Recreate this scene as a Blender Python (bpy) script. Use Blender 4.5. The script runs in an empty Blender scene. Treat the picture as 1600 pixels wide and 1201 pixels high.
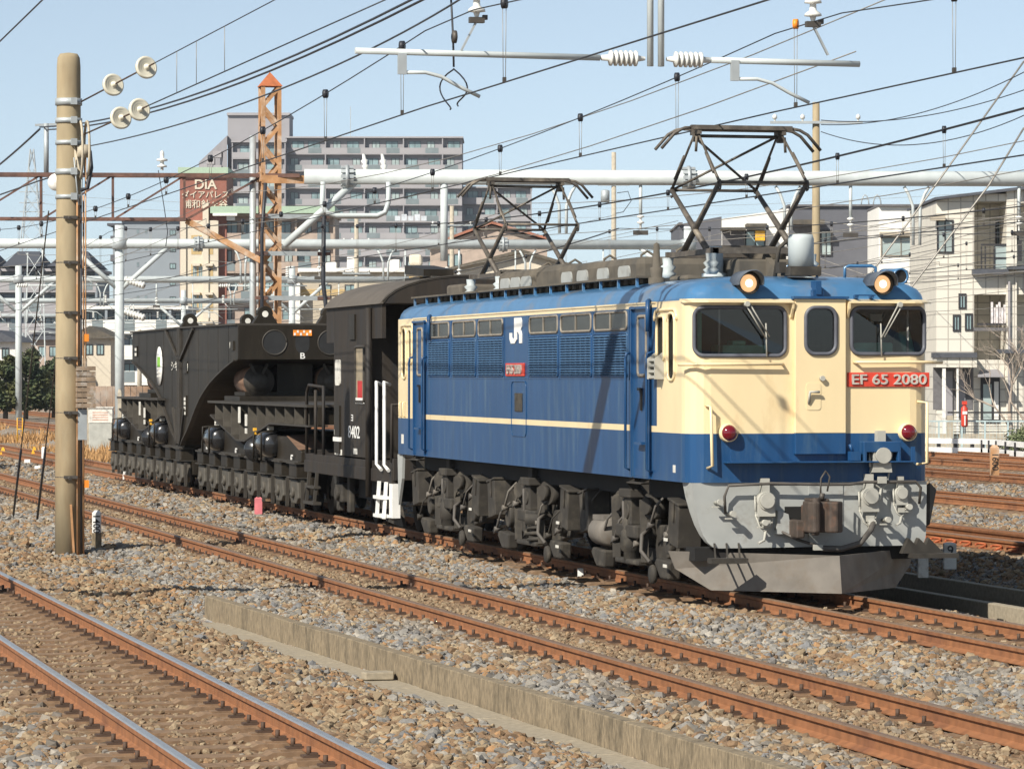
import bpy, bmesh, math, random
import numpy as np
from mathutils import Vector, Matrix
random.seed(7); rng = np.random.default_rng(7)
D = bpy.data; SC = bpy.context.scene; COL = SC.collection
# ---------------------------------------------------------------- camera, sky, sun, exposure
TH = math.radians(13.81); c_, s_ = math.cos(TH), math.sin(TH); FPX = 5778.; HC = 2.47
cd = D.cameras.new('camera'); cam = D.objects.new('camera', cd); COL.objects.link(cam)
cam.location = (0, 0, HC); cam.rotation_euler = (math.radians(90-0.164), 0, -TH)
cd.lens = 130.0; cd.sensor_width = 36; cd.clip_start = 0.5; cd.clip_end = 9000
SC.camera = cam
LIGHT = Vector((1.0, 0.80, -1.02)).normalized()
W = D.worlds.new('World'); SC.world = W; W.use_nodes = True
nt = W.node_tree; bg = nt.nodes['Background']
sky = nt.nodes.new('ShaderNodeTexSky'); sky.sky_type = 'NISHITA'; sky.sun_disc = False
sky.sun_elevation = math.asin(-LIGHT.z); sky.sun_rotation = math.atan2(-LIGHT.x, -LIGHT.y)
sky.air_density = .6; sky.dust_density = .3; sky.ozone_density = 4.0; sky.altitude = 0
hs = nt.nodes.new('ShaderNodeHueSaturation'); hs.inputs['Saturation'].default_value = .60; hs.inputs['Hue'].default_value = .485; hs.inputs['Value'].default_value = 1.22
nt.links.new(sky.outputs[0], hs.inputs['Color']); nt.links.new(hs.outputs[0], bg.inputs[0]); bg.inputs[1].default_value = 0.078
sl = D.lights.new('sun', 'SUN'); sl.energy = 5.0; sl.angle = math.radians(0.5); sl.color = (1, .94, .83)
so = D.objects.new('sun', sl); COL.objects.link(so); so.rotation_euler = LIGHT.to_track_quat('-Z', 'Y').to_euler()
so.location = (-60, -50, 60)
SC.view_settings.view_transform = 'Standard'; SC.view_settings.look = 'None'
SC.view_settings.exposure = 0.36; SC.view_settings.gamma = 1
try: SC.cycles.max_bounces = 6; SC.cycles.transparent_max_bounces = 12; SC.cycles.use_denoising = True
except Exception: pass

# ---------------------------------------------------------------- measuring (image position of a surveyed point -> metres)
def at(u, v, d): xc = (u-800)/FPX*d; return Vector((xc*c_+d*s_, d*c_-xc*s_, HC-(v-584)/FPX*d))
def onX(u, v, X): return at(u, v, X/((u-800)/FPX*c_+s_))
def onY(u, v, Y): return at(u, v, Y/(c_-(u-800)/FPX*s_))
def onZ(u, v, z): return at(u, v, (HC-z)*FPX/(v-584))

# ---------------------------------------------------------------- mesh building
class MB:
    def __init__(s): s.v = []; s.f = []; s.m = []; s.sm = []
    def add(s, vs, fs, m=0, smooth=False):
        o = len(s.v); s.v += [tuple(p) for p in vs]
        for f in fs: s.f.append([o+i for i in f]); s.m.append(m); s.sm.append(smooth)
        return s
    def box(s, x0, x1, y0, y1, z0, z1, m=0, M=None):
        vs = [(x, y, z) for z in (z0, z1) for y in (y0, y1) for x in (x0, x1)]
        if M is not None: vs = [M @ Vector(p) for p in vs]
        return s.add(vs, [(0,2,3,1),(4,5,7,6),(0,1,5,4),(2,6,7,3),(0,4,6,2),(1,3,7,5)], m)
    def cbox(s, c, sz, m=0, rx=0, ry=0, rz=0):
        M = Matrix.Translation(c) @ Matrix.Rotation(rz,4,'Z') @ Matrix.Rotation(ry,4,'Y') @ Matrix.Rotation(rx,4,'X')
        a, b, e = sz[0]/2, sz[1]/2, sz[2]/2
        return s.box(-a, a, -b, b, -e, e, m, M)
    def bar(s, p, q, w, h=None, m=0, up=(0,0,1)):
        p, q = Vector(p), Vector(q); h = h or w; t = (q-p); L = t.length; t.normalize()
        u = Vector(up)
        if abs(t.dot(u)) > .98: u = Vector((1,0,0))
        a = t.cross(u).normalized(); b = a.cross(t)
        vs = []
        for base in (p, q):
            for i, j in ((-1,-1),(1,-1),(1,1),(-1,1)): vs.append(base+a*(i*w/2)+b*(j*h/2))
        return s.add(vs, [(3,2,1,0),(4,5,6,7),(0,1,5,4),(1,2,6,5),(2,3,7,6),(3,0,4,7)], m)
    def tube(s, pts, r, n=8, m=0, smooth=True, cap=True):
        pts = [Vector(p) for p in pts]; k = len(pts)
        rs = r if isinstance(r, (list, tuple)) else [r]*k
        t0 = (pts[1]-pts[0]).normalized(); u = Vector((0,0,1)) if abs(t0.z) < .9 else Vector((1,0,0))
        a = t0.cross(u).normalized(); vs = []
        for i in range(k):
            t = (pts[min(i+1,k-1)]-pts[max(i-1,0)]).normalized()
            a = (a - t*a.dot(t)).normalized(); b = t.cross(a)
            for j in range(n):
                w = 2*math.pi*j/n; vs.append(pts[i]+(a*math.cos(w)+b*math.sin(w))*rs[i])
        o = len(s.v); s.add(vs, [], m)
        for i in range(k-1):
            for j in range(n):
                s.f.append([o+i*n+j, o+i*n+(j+1)%n, o+(i+1)*n+(j+1)%n, o+(i+1)*n+j]); s.m.append(m); s.sm.append(smooth)
        if cap:
            s.f.append([o+j for j in range(n)][::-1]); s.m.append(m); s.sm.append(False)
            s.f.append([o+(k-1)*n+j for j in range(n)]); s.m.append(m); s.sm.append(False)
        return s
    def cyl(s, p, q, r, n=16, m=0, r2=None): return s.tube([p, q], [r, r if r2 is None else r2], n, m)
    def lathe(s, prof, p, axis=(0,0,1), n=16, m=0):   # prof: (dist along axis, radius)
        ax = Vector(axis).normalized(); p = Vector(p)
        u = Vector((0,0,1)) if abs(ax.z) < .9 else Vector((1,0,0))
        a = ax.cross(u).normalized(); b = ax.cross(a); o = len(s.v); k = len(prof)
        vs = [p+ax*h+(a*math.cos(2*math.pi*j/n)+b*math.sin(2*math.pi*j/n))*max(r,1e-4) for h, r in prof for j in range(n)]
        s.add(vs, [], m)
        for i in range(k-1):
            for j in range(n):
                s.f.append([o+i*n+j, o+(i+1)*n+j, o+(i+1)*n+(j+1)%n, o+i*n+(j+1)%n]); s.m.append(m); s.sm.append(True)
        return s
    def prism(s, poly, axis, a, b, m=0):   # poly in the two remaining axes (cyclic order x,y,z)
        def P(p, t): return {'x': (t, p[0], p[1]), 'y': (p[0], t, p[1]), 'z': (p[0], p[1], t)}[axis]
        n = len(poly); vs = [P(p, a) for p in poly]+[P(p, b) for p in poly]
        fs = [list(range(n))[::-1], [n+i for i in range(n)]]+[[i, (i+1) % n, n+(i+1) % n, n+i] for i in range(n)]
        return s.add(vs, fs, m)
    def stroke(s, pts, w, fn, h, m=0):     # flat thick stroke for lettering: fn maps (a,b,height)->3d
        for p, q in zip(pts[:-1], pts[1:]):
            p, q = Vector(p), Vector(q); t = (q-p)
            if t.length < 1e-6: continue
            t.normalize(); nn = Vector((-t.y, t.x))*w/2; e = t*w*.3
            cs = [p-e+nn, p-e-nn, q+e-nn, q+e+nn]
            s.add([fn(k.x, k.y, 0) for k in cs]+[fn(k.x, k.y, h) for k in cs],
                  [(0,1,2,3),(7,6,5,4),(0,4,5,1),(1,5,6,2),(2,6,7,3),(3,7,4,0)], m)
        return s
    def build(s, name, mats, parent=None, bev=0, loc=None, recalc=True):
        me = D.meshes.new(name); me.from_pydata(s.v, [], s.f)
        mats = mats if isinstance(mats, (list, tuple)) else [mats]
        for mm in mats: me.materials.append(mm)
        me.polygons.foreach_set('material_index', s.m); me.polygons.foreach_set('use_smooth', s.sm)
        if recalc:
            b = bmesh.new(); b.from_mesh(me); bmesh.ops.recalc_face_normals(b, faces=b.faces); b.to_mesh(me); b.free()
        me.update(); o = D.objects.new(name, me); COL.objects.link(o)
        if parent: o.parent = parent
        if loc: o.location = loc
        if bev:
            md = o.modifiers.new('bevel', 'BEVEL'); md.width = bev; md.segments = 2; md.limit_method = 'ANGLE'; md.angle_limit = math.radians(40)
        return o
def tag(o, label=None, cat=None, group=None, kind=None):
    for k, v in (('label', label), ('category', cat), ('group', group), ('kind', kind)):
        if v: o[k] = v
    return o
def thing(name, label, cat, loc=(0,0,0), rz=0, group=None):
    o = D.objects.new(name, None); o.empty_display_size = .2; COL.objects.link(o); o.location = loc; o.rotation_euler = (0,0,rz)
    return tag(o, label, cat, group)
def copy_tree(o, parent=None, loc=None, label=None):
    c = o.copy(); COL.objects.link(c)
    if parent: c.parent = parent
    if loc is not None: c.location = loc
    if label: c['label'] = label
    for ch in list(o.children): copy_tree(ch, c)
    return c
def smooth(pts, n=30):
    pts = [Vector(p) for p in pts]; k = len(pts); P = np.array([tuple(p) for p in pts]); t = np.linspace(0,1,k); q = np.linspace(0,1,n)
    return [tuple(np.polyval(np.polyfit(t,P[:,i],3),s) for i in range(3)) for s in q]
def rrect(x0, x1, z0, z1, r, n=4):
    pts = []
    for cx, cz, a0 in ((x1-r, z1-r, 0), (x0+r, z1-r, 90), (x0+r, z0+r, 180), (x1-r, z0+r, 270)):
        for i in range(n+1):
            a = math.radians(a0+90*i/n); pts.append((cx+r*math.cos(a), cz+r*math.sin(a)))
    return pts
def text(name, s, size, M, mat, parent, ext=.004, align='CENTER', sx=1, bold=.012):
    cu = D.curves.new(name, 'FONT'); cu.body = s; cu.size = size; cu.extrude = ext; cu.align_x = align; cu.align_y = 'CENTER'; cu.offset = size*bold
    t = D.objects.new(name, cu); COL.objects.link(t); bpy.context.view_layer.update()
    me = D.meshes.new_from_object(t.evaluated_get(bpy.context.evaluated_depsgraph_get()))
    D.objects.remove(t); D.curves.remove(cu); me.name = name
    me.transform(M @ Matrix.Diagonal((sx,1,1,1))); me.materials.clear(); me.materials.append(mat)
    o = D.objects.new(name, me); COL.objects.link(o); o.parent = parent; return o
def Mfront(x, y, z): return Matrix.Translation((x,y,z)) @ Matrix.Rotation(math.pi/2,4,'X')          # readable from -Y
def Mside(x, y, z): return Matrix.Translation((x,y,z)) @ Matrix.Rotation(-math.pi/2,4,'Z') @ Matrix.Rotation(math.pi/2,4,'X')  # readable from -X

# ---------------------------------------------------------------- materials
def pm(name, col, rough=.6, metal=0, var=.2, scale=6, col2=None, amt=.5, scale2=1.5, stretch=None, bump=0, spec=.5, coat=0, obj=False):
    m = D.materials.new(name); m.use_nodes = True; n = m.node_tree.nodes; l = m.node_tree.links; p = n['Principled BSDF']
    p.inputs['Roughness'].default_value = rough; p.inputs['Metallic'].default_value = metal; p.inputs['Specular IOR Level'].default_value = spec
    p.inputs['Coat Weight'].default_value = coat; p.inputs['Coat Roughness'].default_value = .1
    if obj: tc = n.new('ShaderNodeTexCoord').outputs['Object']
    else: tc = n.new('ShaderNodeNewGeometry').outputs['Position']
    mp = n.new('ShaderNodeMapping'); l.new(tc, mp.inputs[0])
    if stretch: mp.inputs['Scale'].default_value = stretch
    nz = n.new('ShaderNodeTexNoise'); nz.inputs['Scale'].default_value = scale; nz.inputs['Detail'].default_value = 5; l.new(mp.outputs[0], nz.inputs[0])
    rp = n.new('ShaderNodeMapRange'); rp.inputs[1].default_value = .3; rp.inputs[2].default_value = .7
    rp.inputs[3].default_value = 1-var; rp.inputs[4].default_value = 1+var; l.new(nz.outputs[0], rp.inputs[0])
    base = n.new('ShaderNodeRGB'); base.outputs[0].default_value = (*col, 1); src = base.outputs[0]
    if col2:
        n2 = n.new('ShaderNodeTexNoise'); n2.inputs['Scale'].default_value = scale2; n2.inputs['Detail'].default_value = 6; n2.inputs['Roughness'].default_value = .65
        l.new(mp.outputs[0], n2.inputs[0])
        r2 = n.new('ShaderNodeMapRange'); r2.inputs[1].default_value = .62-amt*.35; r2.inputs[2].default_value = .82-amt*.25; l.new(n2.outputs[0], r2.inputs[0])
        mx = n.new('ShaderNodeMixRGB'); l.new(r2.outputs[0], mx.inputs[0]); l.new(src, mx.inputs[1]); mx.inputs[2].default_value = (*col2, 1); src = mx.outputs[0]
    mu = n.new('ShaderNodeMixRGB'); mu.blend_type = 'MULTIPLY'; mu.inputs[0].default_value = 1
    l.new(src, mu.inputs[1]); l.new(rp.outputs[0], mu.inputs[2]); l.new(mu.outputs[0], p.inputs['Base Color'])
    if bump:
        bp = n.new('ShaderNodeBump'); bp.inputs['Strength'].default_value = bump; bp.inputs['Distance'].default_value = .01
        l.new(nz.outputs[0], bp.inputs['Height']); l.new(bp.outputs[0], p.inputs['Normal'])
    return m
def glass(name, tint=.6, refl=.06):
    m = D.materials.new(name); m.use_nodes = True; n = m.node_tree.nodes; l = m.node_tree.links; n.remove(n['Principled BSDF'])
    t = n.new('ShaderNodeBsdfTransparent'); t.inputs[0].default_value = (tint, tint*1.02, tint, 1)
    g = n.new('ShaderNodeBsdfGlossy'); g.inputs['Roughness'].default_value = .03
    f = n.new('ShaderNodeFresnel'); f.inputs[0].default_value = 1.5
    ad = n.new('ShaderNodeMath'); ad.operation = 'ADD'; ad.inputs[1].default_value = refl; l.new(f.outputs[0], ad.inputs[0])
    x = n.new('ShaderNodeMixShader'); l.new(ad.outputs[0], x.inputs[0]); l.new(t.outputs[0], x.inputs[1]); l.new(g.outputs[0], x.inputs[2])
    l.new(x.outputs[0], n['Material Output'].inputs[0]); return m
def emit(name, col, st):
    m = D.materials.new(name); m.use_nodes = True; p = m.node_tree.nodes['Principled BSDF']
    p.inputs['Base Color'].default_value = (*col, 1); p.inputs['Emission Color'].default_value = (*col, 1); p.inputs['Emission Strength'].default_value = st
    return m
M = {}
M['rust'] = pm('rail_rust', (.255,.108,.045), .8, var=.22, scale=9, col2=(.15,.06,.03), amt=.25, bump=.15)
M['railtop'] = pm('rail_steel', (.52,.51,.50), .34, .75, var=.1)
M['railtop_dull'] = pm('rail_steel_dull', (.24,.155,.10), .5, .4, var=.15)
M['clip'] = pm('clip_steel', (.085,.052,.035), .75, .2)
M['clip_orange'] = pm('clip_orange', (.42,.11,.04), .7)
M['sleeper'] = pm('sleeper_concrete', (.215,.138,.082), .9, var=.25, scale=14, bump=.3)
M['concrete'] = pm('concrete_old', (.235,.185,.12), .92, var=.35, scale=38, col2=(.115,.092,.06), amt=.42, scale2=7, stretch=(1,1,.35), bump=.4)
M['concrete_pale'] = pm('concrete_pale', (.31,.265,.195), .9, var=.18, scale=18, bump=.3)
M['pole'] = pm('pole_concrete', (.335,.27,.17), .9, var=.14, scale=5, col2=(.25,.17,.09), amt=.35, scale2=.9, stretch=(1,1,.3), bump=.2)
M['pole_far'] = pm('pole_concrete_grey', (.42,.37,.29), .9, var=.15)
M['galv'] = pm('galvanised_steel', (.40,.43,.44), .55, .3, var=.1)
M['galv_white'] = pm('pale_grey_paint', (.52,.56,.56), .5, var=.08, scale=3)
M['rusty_truss'] = pm('rusty_truss', (.15,.078,.058), .85, var=.3, scale=7, col2=(.085,.055,.05), amt=.5)
M['rusty_orange'] = pm('rusty_orange', (.47,.25,.115), .85, var=.25, scale=4, col2=(.46,.40,.33), amt=.4, scale2=2)
M['wire'] = pm('wire_dark', (.06,.065,.075), .5, .5)
M['wire_pale'] = pm('wire_pale', (.30,.28,.25), .5, .4)
M['cable'] = pm('cable_black', (.028,.03,.038), .5)
M['porcelain'] = pm('porcelain', (.72,.72,.68), .25, var=.06)
M['disc'] = pm('porcelain_cream', (.66,.62,.50), .3, var=.08)
M['iron'] = pm('iron_dark', (.09,.08,.07), .6, .4)
M['white'] = pm('white_paint', (.78,.77,.74), .5, var=.07)
M['whitedirty'] = pm('white_paint_worn', (.66,.64,.58), .6, var=.15, col2=(.35,.3,.24), amt=.3, scale2=9)
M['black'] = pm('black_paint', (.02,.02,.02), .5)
M['pink'] = pm('pink_paint', (.62,.17,.19), .6)
M['orange'] = pm('orange_paint', (.85,.27,.03), .5)
M['yellow'] = pm('yellow_paint', (.80,.42,.03), .5)
M['red'] = pm('red_plate', (.60,.055,.03), .45, var=.08)
M['silver'] = pm('silver_letters', (.56,.52,.46), .4, .2)
# ---------------------------------------------------------------- ground
def sst(x, a, b): t = np.clip((x-a)/(b-a), 0, 1); return t*t*(3-2*t)
GX = [-400,-20,1.4,2.2,2.75,5.35,5.95,6.36,6.745,6.87,7.3,7.95,10.25,11.0,11.75,14.3,15.0,16.6,17.3,17.55,20.05,20.9,25.8,28.3,30,32.3,34.7,36.6,43,44.5,60]
GZn = [-.5,-.4,-.35,-.25,-.10,-.10,-.24,-.36,-.36,-.13,-.15,-.17,-.17,-.24,-.18,-.18,-.36,-.34,-.05,.07,.07,-.12,-.18,-.18,-.3,-.18,-.18,-.2,-.2,-.35,-.4]
GZf = [-.5,-.4,-.35,-.25,-.10,-.10,-.16,-.20,-.21,-.21,-.19,-.17,-.17,-.24,-.18,-.18,-.36,-.34,-.05,.07,.07,-.12,-.18,-.18,-.3,-.18,-.18,-.2,-.2,-.35,-.4]
def wallx(X, Y):   # distance across, measured from the slanting kerb wall
    X = np.asarray(X, float); w = np.clip((X-5.2)/.9, 0, 1)*np.clip((8.2-X)/.5, 0, 1); return X-.036*np.clip(42.3-np.asarray(Y, float), -5, 30)*w
def gz(X, Y):
    X = np.asarray(X, float); Y = np.asarray(Y, float); f = sst(Y, 42.4, 43.8)
    z = np.interp(wallx(X, Y), GX, GZn)*(1-f)+np.interp(X, GX, GZf)*f
    lum = .035*np.sin(X*2.1+Y*.7)*np.sin(Y*.43-X*.8)+.02*np.sin(X*4.3-Y*1.9)
    mask = np.ones_like(z)
    for xc in (4.05, 9.1, 13.02, 18.8, 27.0, 33.5, 38.0, 41.6): mask *= 1-np.exp(-((X-xc)/.95)**4)
    mask *= np.where((X > 5.9) & (X < 7.8), 1-.92*(1-f), 1)
    return z+lum*mask*np.where(X < 50, 1, 0)
xs = np.concatenate([[-3000,-800,-200,-60,-20,-8,-2], np.arange(0,5.8,.28), np.arange(5.8,8.0,.06), np.arange(8.05,21.5,.28), np.arange(22,46,1.), [50,60,90,160,400,1000,3500]])
ys = np.concatenate([[-30,0,10,16], np.arange(20,60,.35), np.arange(60,110,1.), np.arange(112,200,4.), [220,260,320,400,600,1000,2000,5000]])
XX, YY = np.meshgrid(xs, ys); ZZ = gz(XX, YY); nx = len(xs)
g = MB(); g.v = [tuple(p) for p in np.stack([XX, YY, ZZ], -1).reshape(-1, 3)]
g.f = [[j*nx+i, j*nx+i+1, (j+1)*nx+i+1, (j+1)*nx+i] for j in range(len(ys)-1) for i in range(nx-1)]; g.m = [0]*len(g.f); g.sm = [True]*len(g.f)
def ground_mat():
    m = D.materials.new('ballast_ground'); m.use_nodes = True; n = m.node_tree.nodes; l = m.node_tree.links; p = n['Principled BSDF']; p.inputs['Roughness'].default_value = .95
    p.inputs['Specular IOR Level'].default_value = .2
    ge = n.new('ShaderNodeNewGeometry'); sep = n.new('ShaderNodeSeparateXYZ'); l.new(ge.outputs['Position'], sep.inputs[0])
    vo = n.new('ShaderNodeTexVoronoi'); vo.inputs['Scale'].default_value = 15; l.new(ge.outputs['Position'], vo.inputs[0])
    cr = n.new('ShaderNodeValToRGB'); e = cr.color_ramp
    cols = [(0,(.12,.115,.115)),(.2,(.25,.235,.215)),(.4,(.34,.29,.21)),(.58,(.21,.13,.075)),(.75,(.38,.33,.26)),(1,(.30,.31,.33))]
    e.elements[0].position = 0; e.elements[0].color = (*cols[0][1], 1); e.elements[1].position = 1; e.elements[1].color = (*cols[-1][1], 1)
    for q, cc in cols[1:-1]: k = e.elements.new(q); k.color = (*cc, 1)
    sc = n.new('ShaderNodeSeparateColor'); l.new(vo.outputs['Color'], sc.inputs[0]); l.new(sc.outputs[0], cr.inputs[0])
    # brown dust near rails, pale town ground beyond the yard
    nz = n.new('ShaderNodeTexNoise'); nz.inputs['Scale'].default_value = .6; nz.inputs['Detail'].default_value = 6; l.new(ge.outputs['Position'], nz.inputs[0])
    rb = n.new('ShaderNodeMapRange'); rb.inputs[1].default_value = .42; rb.inputs[2].default_value = .62; rb.inputs[4].default_value = .6; l.new(nz.outputs[0], rb.inputs[0])
    mx = n.new('ShaderNodeMixRGB'); l.new(rb.outputs[0], mx.inputs[0]); l.new(cr.outputs[0], mx.inputs[1]); mx.inputs[2].default_value = (.25,.165,.10,1)
    dust = None
    for xc, w, a in ((4.05,1.0,.95),(9.1,.75,.75),(13.02,.9,.7),(18.8,.9,.5),(27,1.2,.5),(33.5,1.2,.5),(38,1.2,.5),(41.6,1.2,.5)):
        d = n.new('ShaderNodeMath'); d.operation = 'SUBTRACT'; l.new(sep.outputs[0], d.inputs[0]); d.inputs[1].default_value = xc
        ab = n.new('ShaderNodeMath'); ab.operation = 'ABSOLUTE'; l.new(d.outputs[0], ab.inputs[0])
        r = n.new('ShaderNodeMapRange'); r.inputs[1].default_value = w; r.inputs[2].default_value = w*.55; r.inputs[3].default_value = 0; r.inputs[4].default_value = a; l.new(ab.outputs[0], r.inputs[0])
        if dust is None: dust = r.outputs[0]
        else:
            q = n.new('ShaderNodeMath'); q.operation = 'MAXIMUM'; l.new(dust, q.inputs[0]); l.new(r.outputs[0], q.inputs[1]); dust = q.outputs[0]
    m2 = n.new('ShaderNodeMixRGB'); l.new(dust, m2.inputs[0]); l.new(mx.outputs[0], m2.inputs[1]); m2.inputs[2].default_value = (.205,.120,.064,1)
    far = n.new('ShaderNodeMapRange'); far.inputs[1].default_value = 44; far.inputs[2].default_value = 47; l.new(sep.outputs[0], far.inputs[0])
    m3 = n.new('ShaderNodeMixRGB'); l.new(far.outputs[0], m3.inputs[0]); l.new(m2.outputs[0], m3.inputs[1]); m3.inputs[2].default_value = (.22,.20,.17,1)
    nf = n.new('ShaderNodeTexNoise'); nf.inputs['Scale'].default_value = 30; nf.inputs['Detail'].default_value = 4; l.new(ge.outputs['Position'], nf.inputs[0])
    rf = n.new('ShaderNodeMapRange'); rf.inputs[1].default_value = .3; rf.inputs[2].default_value = .7; rf.inputs[3].default_value = .65; rf.inputs[4].default_value = 1.3; l.new(nf.outputs[0], rf.inputs[0])
    mu = n.new('ShaderNodeMixRGB'); mu.blend_type = 'MULTIPLY'; mu.inputs[0].default_value = 1; l.new(m3.outputs[0], mu.inputs[1]); l.new(rf.outputs[0], mu.inputs[2])
    l.new(mu.outputs[0], p.inputs['Base Color'])
    bp = n.new('ShaderNodeBump'); bp.inputs['Strength'].default_value = .9; bp.inputs['Distance'].default_value = .05; l.new(vo.outputs['Distance'], bp.inputs['Height'])
    b2 = n.new('ShaderNodeBump'); b2.inputs['Strength'].default_value = .5; b2.inputs['Distance'].default_value = .02; l.new(nf.outputs[0], b2.inputs['Height']); l.new(bp.outputs[0], b2.inputs['Normal'])
    l.new(b2.outputs[0], p.inputs['Normal']); return m
tag(g.build('ground', ground_mat(), recalc=False), kind='structure')

# ---------------------------------------------------------------- ballast stones
TR = [(4.05, .10, 'near'), (9.1, 0, 'near'), (13.02, 0, 'near'), (18.8, .25, 'orange'), (27.0, 0, 'far'), (33.5, 0, 'far'), (38.0, 0, 'far'), (41.6, 0, 'far')]
def fieldn(X, Y, k, ph): return np.sin(X*1.7*k+ph+np.sin(Y*.9*k))*.5+np.sin(Y*1.1*k-ph+1.3*np.sin(X*1.3*k))*.5
def stones():
    P = []
    for (x0, x1, y0, y1, dens) in ((1.5,7.2,20,34,700),(1.5,6.95,34,48,600),(1.5,7,48,75,330),(6.95,11.9,23,36,700),(6.95,11.9,36,52,600),(6.95,12.4,52,78,300),(6.95,12.4,78,100,110),(6.95,12.4,100,135,60),(14.2,17.4,60,135,60),(11.9,14.5,26,40,330),(14.4,20.6,36,60,240),(22,25.8,55,85,110),(28.3,32.3,60,100,80)):
        n = int((x1-x0)*(y1-y0)*dens); X = rng.uniform(x0, x1, n); Y = rng.uniform(y0, y1, n)
        dd = X*s_+Y*c_; xc = X*c_-Y*s_; u = 800+FPX*xc/dd; vv = 584+FPX*2.6/dd
        k = (u > -120) & (u < 1720) & (vv < 1300)
        X, Y = X[k], Y[k]; keep = np.ones(len(X), bool)
        for xt, zt, kd in TR:
            a = np.abs(X-xt)
            for sg in (-.566, .566): keep &= np.abs(X-xt-sg) > .085
            ins = (a < .5); pr = .22 if xt < 5 else .55
            keep &= ~(ins & (rng.uniform(size=len(X)) > pr))
            clr = (np.abs(a-.566) < .2); keep &= ~(clr & (rng.uniform(size=len(X)) > .3))
        Xe = wallx(X, Y); keep &= ~((Xe > 6.40+.1*np.sin(Y*1.7)) & (Xe < 6.93) & (Y < 42.35))
        keep &= ~((X > 15.3) & (X < 16.7) & (Y > 38) & (Y < 49.5))
        P.append(np.stack([X[keep], Y[keep]], 1))
    P = np.concatenate(P); X, Y = P.T; n = len(X)
    Z = gz(X, Y)
    sz = np.clip(rng.lognormal(math.log(.0235), .36, n), .011, .055)*np.where(Y > 55, 1.25, 1)
    ins = np.min([np.abs(X-t[0]) for t in TR], 0) < .5
    sz = np.where(ins, sz*.72, sz); Z = Z+sz*rng.uniform(-.15, .55, n)
    f1 = fieldn(X, Y, .9, .3)+fieldn(X, Y, 2.3, 1.7)*.5
    brown = np.clip(.54+.25*f1+np.where(X < 6.7, .18, -.04)+np.where((X > 9.9) & (X < 11.9), .02, 0)+np.where(ins, .35, 0)+rng.normal(0, .26, n), 0, 1)
    pal_g = np.array([(.27,.265,.255),(.185,.195,.21),(.33,.315,.285),(.23,.22,.20),(.40,.37,.32),(.11,.105,.10)])
    pal_b = np.array([(.34,.25,.15),(.25,.145,.072),(.40,.30,.18),(.29,.195,.11),(.20,.115,.06),(.37,.20,.085)])
    cg = pal_g[rng.integers(0, 6, n)]; cb = pal_b[rng.integers(0, 6, n)]
    col = np.where((brown > .5)[:, None], cb, cg)*rng.uniform(.8, 1.2, (n, 1))
    near_rail = np.exp(-(np.min([np.abs(X-t[0]) for t in TR], 0)/1.15)**4)[:, None]
    col = (col*.74+.26*np.array([.25,.21,.16]))*.86; col = col*(1-.45*near_rail)+.45*near_rail*col.mean(1, keepdims=True)*np.array([1.22,.93,.62])
    me = D.meshes.new('ballast_stones'); me.vertices.add(n); me.vertices.foreach_set('co', np.stack([X, Y, Z], 1).astype(np.float32).ravel())
    a = me.attributes.new('tint', 'FLOAT_COLOR', 'POINT'); a.data.foreach_set('color', np.concatenate([col, np.ones((n,1))], 1).astype(np.float32).ravel())
    a = me.attributes.new('sz', 'FLOAT', 'POINT'); a.data.foreach_set('value', sz.astype(np.float32))
    o = D.objects.new('ballast_stones', me); COL.objects.link(o); tag(o, kind='stuff', label='crushed grey and brown stones bedding the tracks', cat='ballast')
    mt = D.materials.new('ballast_stone'); mt.use_nodes = True; nn = mt.node_tree.nodes; ll = mt.node_tree.links; p = nn['Principled BSDF']; p.inputs['Roughness'].default_value = .9; p.inputs['Specular IOR Level'].default_value = .25
    at_ = nn.new('ShaderNodeAttribute'); at_.attribute_type = 'INSTANCER'; at_.attribute_name = 'tint'
    nz = nn.new('ShaderNodeTexNoise'); nz.inputs['Scale'].default_value = 60; ge = nn.new('ShaderNodeNewGeometry'); ll.new(ge.outputs['Position'], nz.inputs[0])
    mr = nn.new('ShaderNodeMapRange'); mr.inputs[3].default_value = .75; mr.inputs[4].default_value = 1.25; ll.new(nz.outputs[0], mr.inputs[0])
    mu = nn.new('ShaderNodeMixRGB'); mu.blend_type = 'MULTIPLY'; mu.inputs[0].default_value = 1; ll.new(at_.outputs['Color'], mu.inputs[1]); ll.new(mr.outputs[0], mu.inputs[2]); ll.new(mu.outputs[0], p.inputs['Base Color'])
    me.materials.append(mt)
    ng = D.node_groups.new('scatter_stones', 'GeometryNodeTree')
    ng.interface.new_socket('Geometry', in_out='INPUT', socket_type='NodeSocketGeometry'); ng.interface.new_socket('Geometry', in_out='OUTPUT', socket_type='NodeSocketGeometry')
    N = ng.nodes; L = ng.links; gi = N.new('NodeGroupInput'); go = N.new('NodeGroupOutput'); jn = N.new('GeometryNodeGeometryToInstance')
    for k in range(7):
        ic = N.new('GeometryNodeMeshIcoSphere'); ic.inputs['Subdivisions'].default_value = 1 if k % 3 else 2; ic.inputs['Radius'].default_value = 1
        sp = N.new('GeometryNodeSetPosition'); L.new(ic.outputs[0], sp.inputs['Geometry'])
        ps = N.new('GeometryNodeInputPosition'); ad = N.new('ShaderNodeVectorMath'); ad.operation = 'ADD'; ad.inputs[1].default_value = (k*7.3, k*3.1, k*5.7); L.new(ps.outputs[0], ad.inputs[0])
        nz = N.new('ShaderNodeTexVoronoi'); nz.inputs['Scale'].default_value = 1.1; L.new(ad.outputs[0], nz.inputs['Vector'])
        ml = N.new('ShaderNodeVectorMath'); ml.operation = 'SCALE'; L.new(ps.outputs[0], ml.inputs[0])
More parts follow.
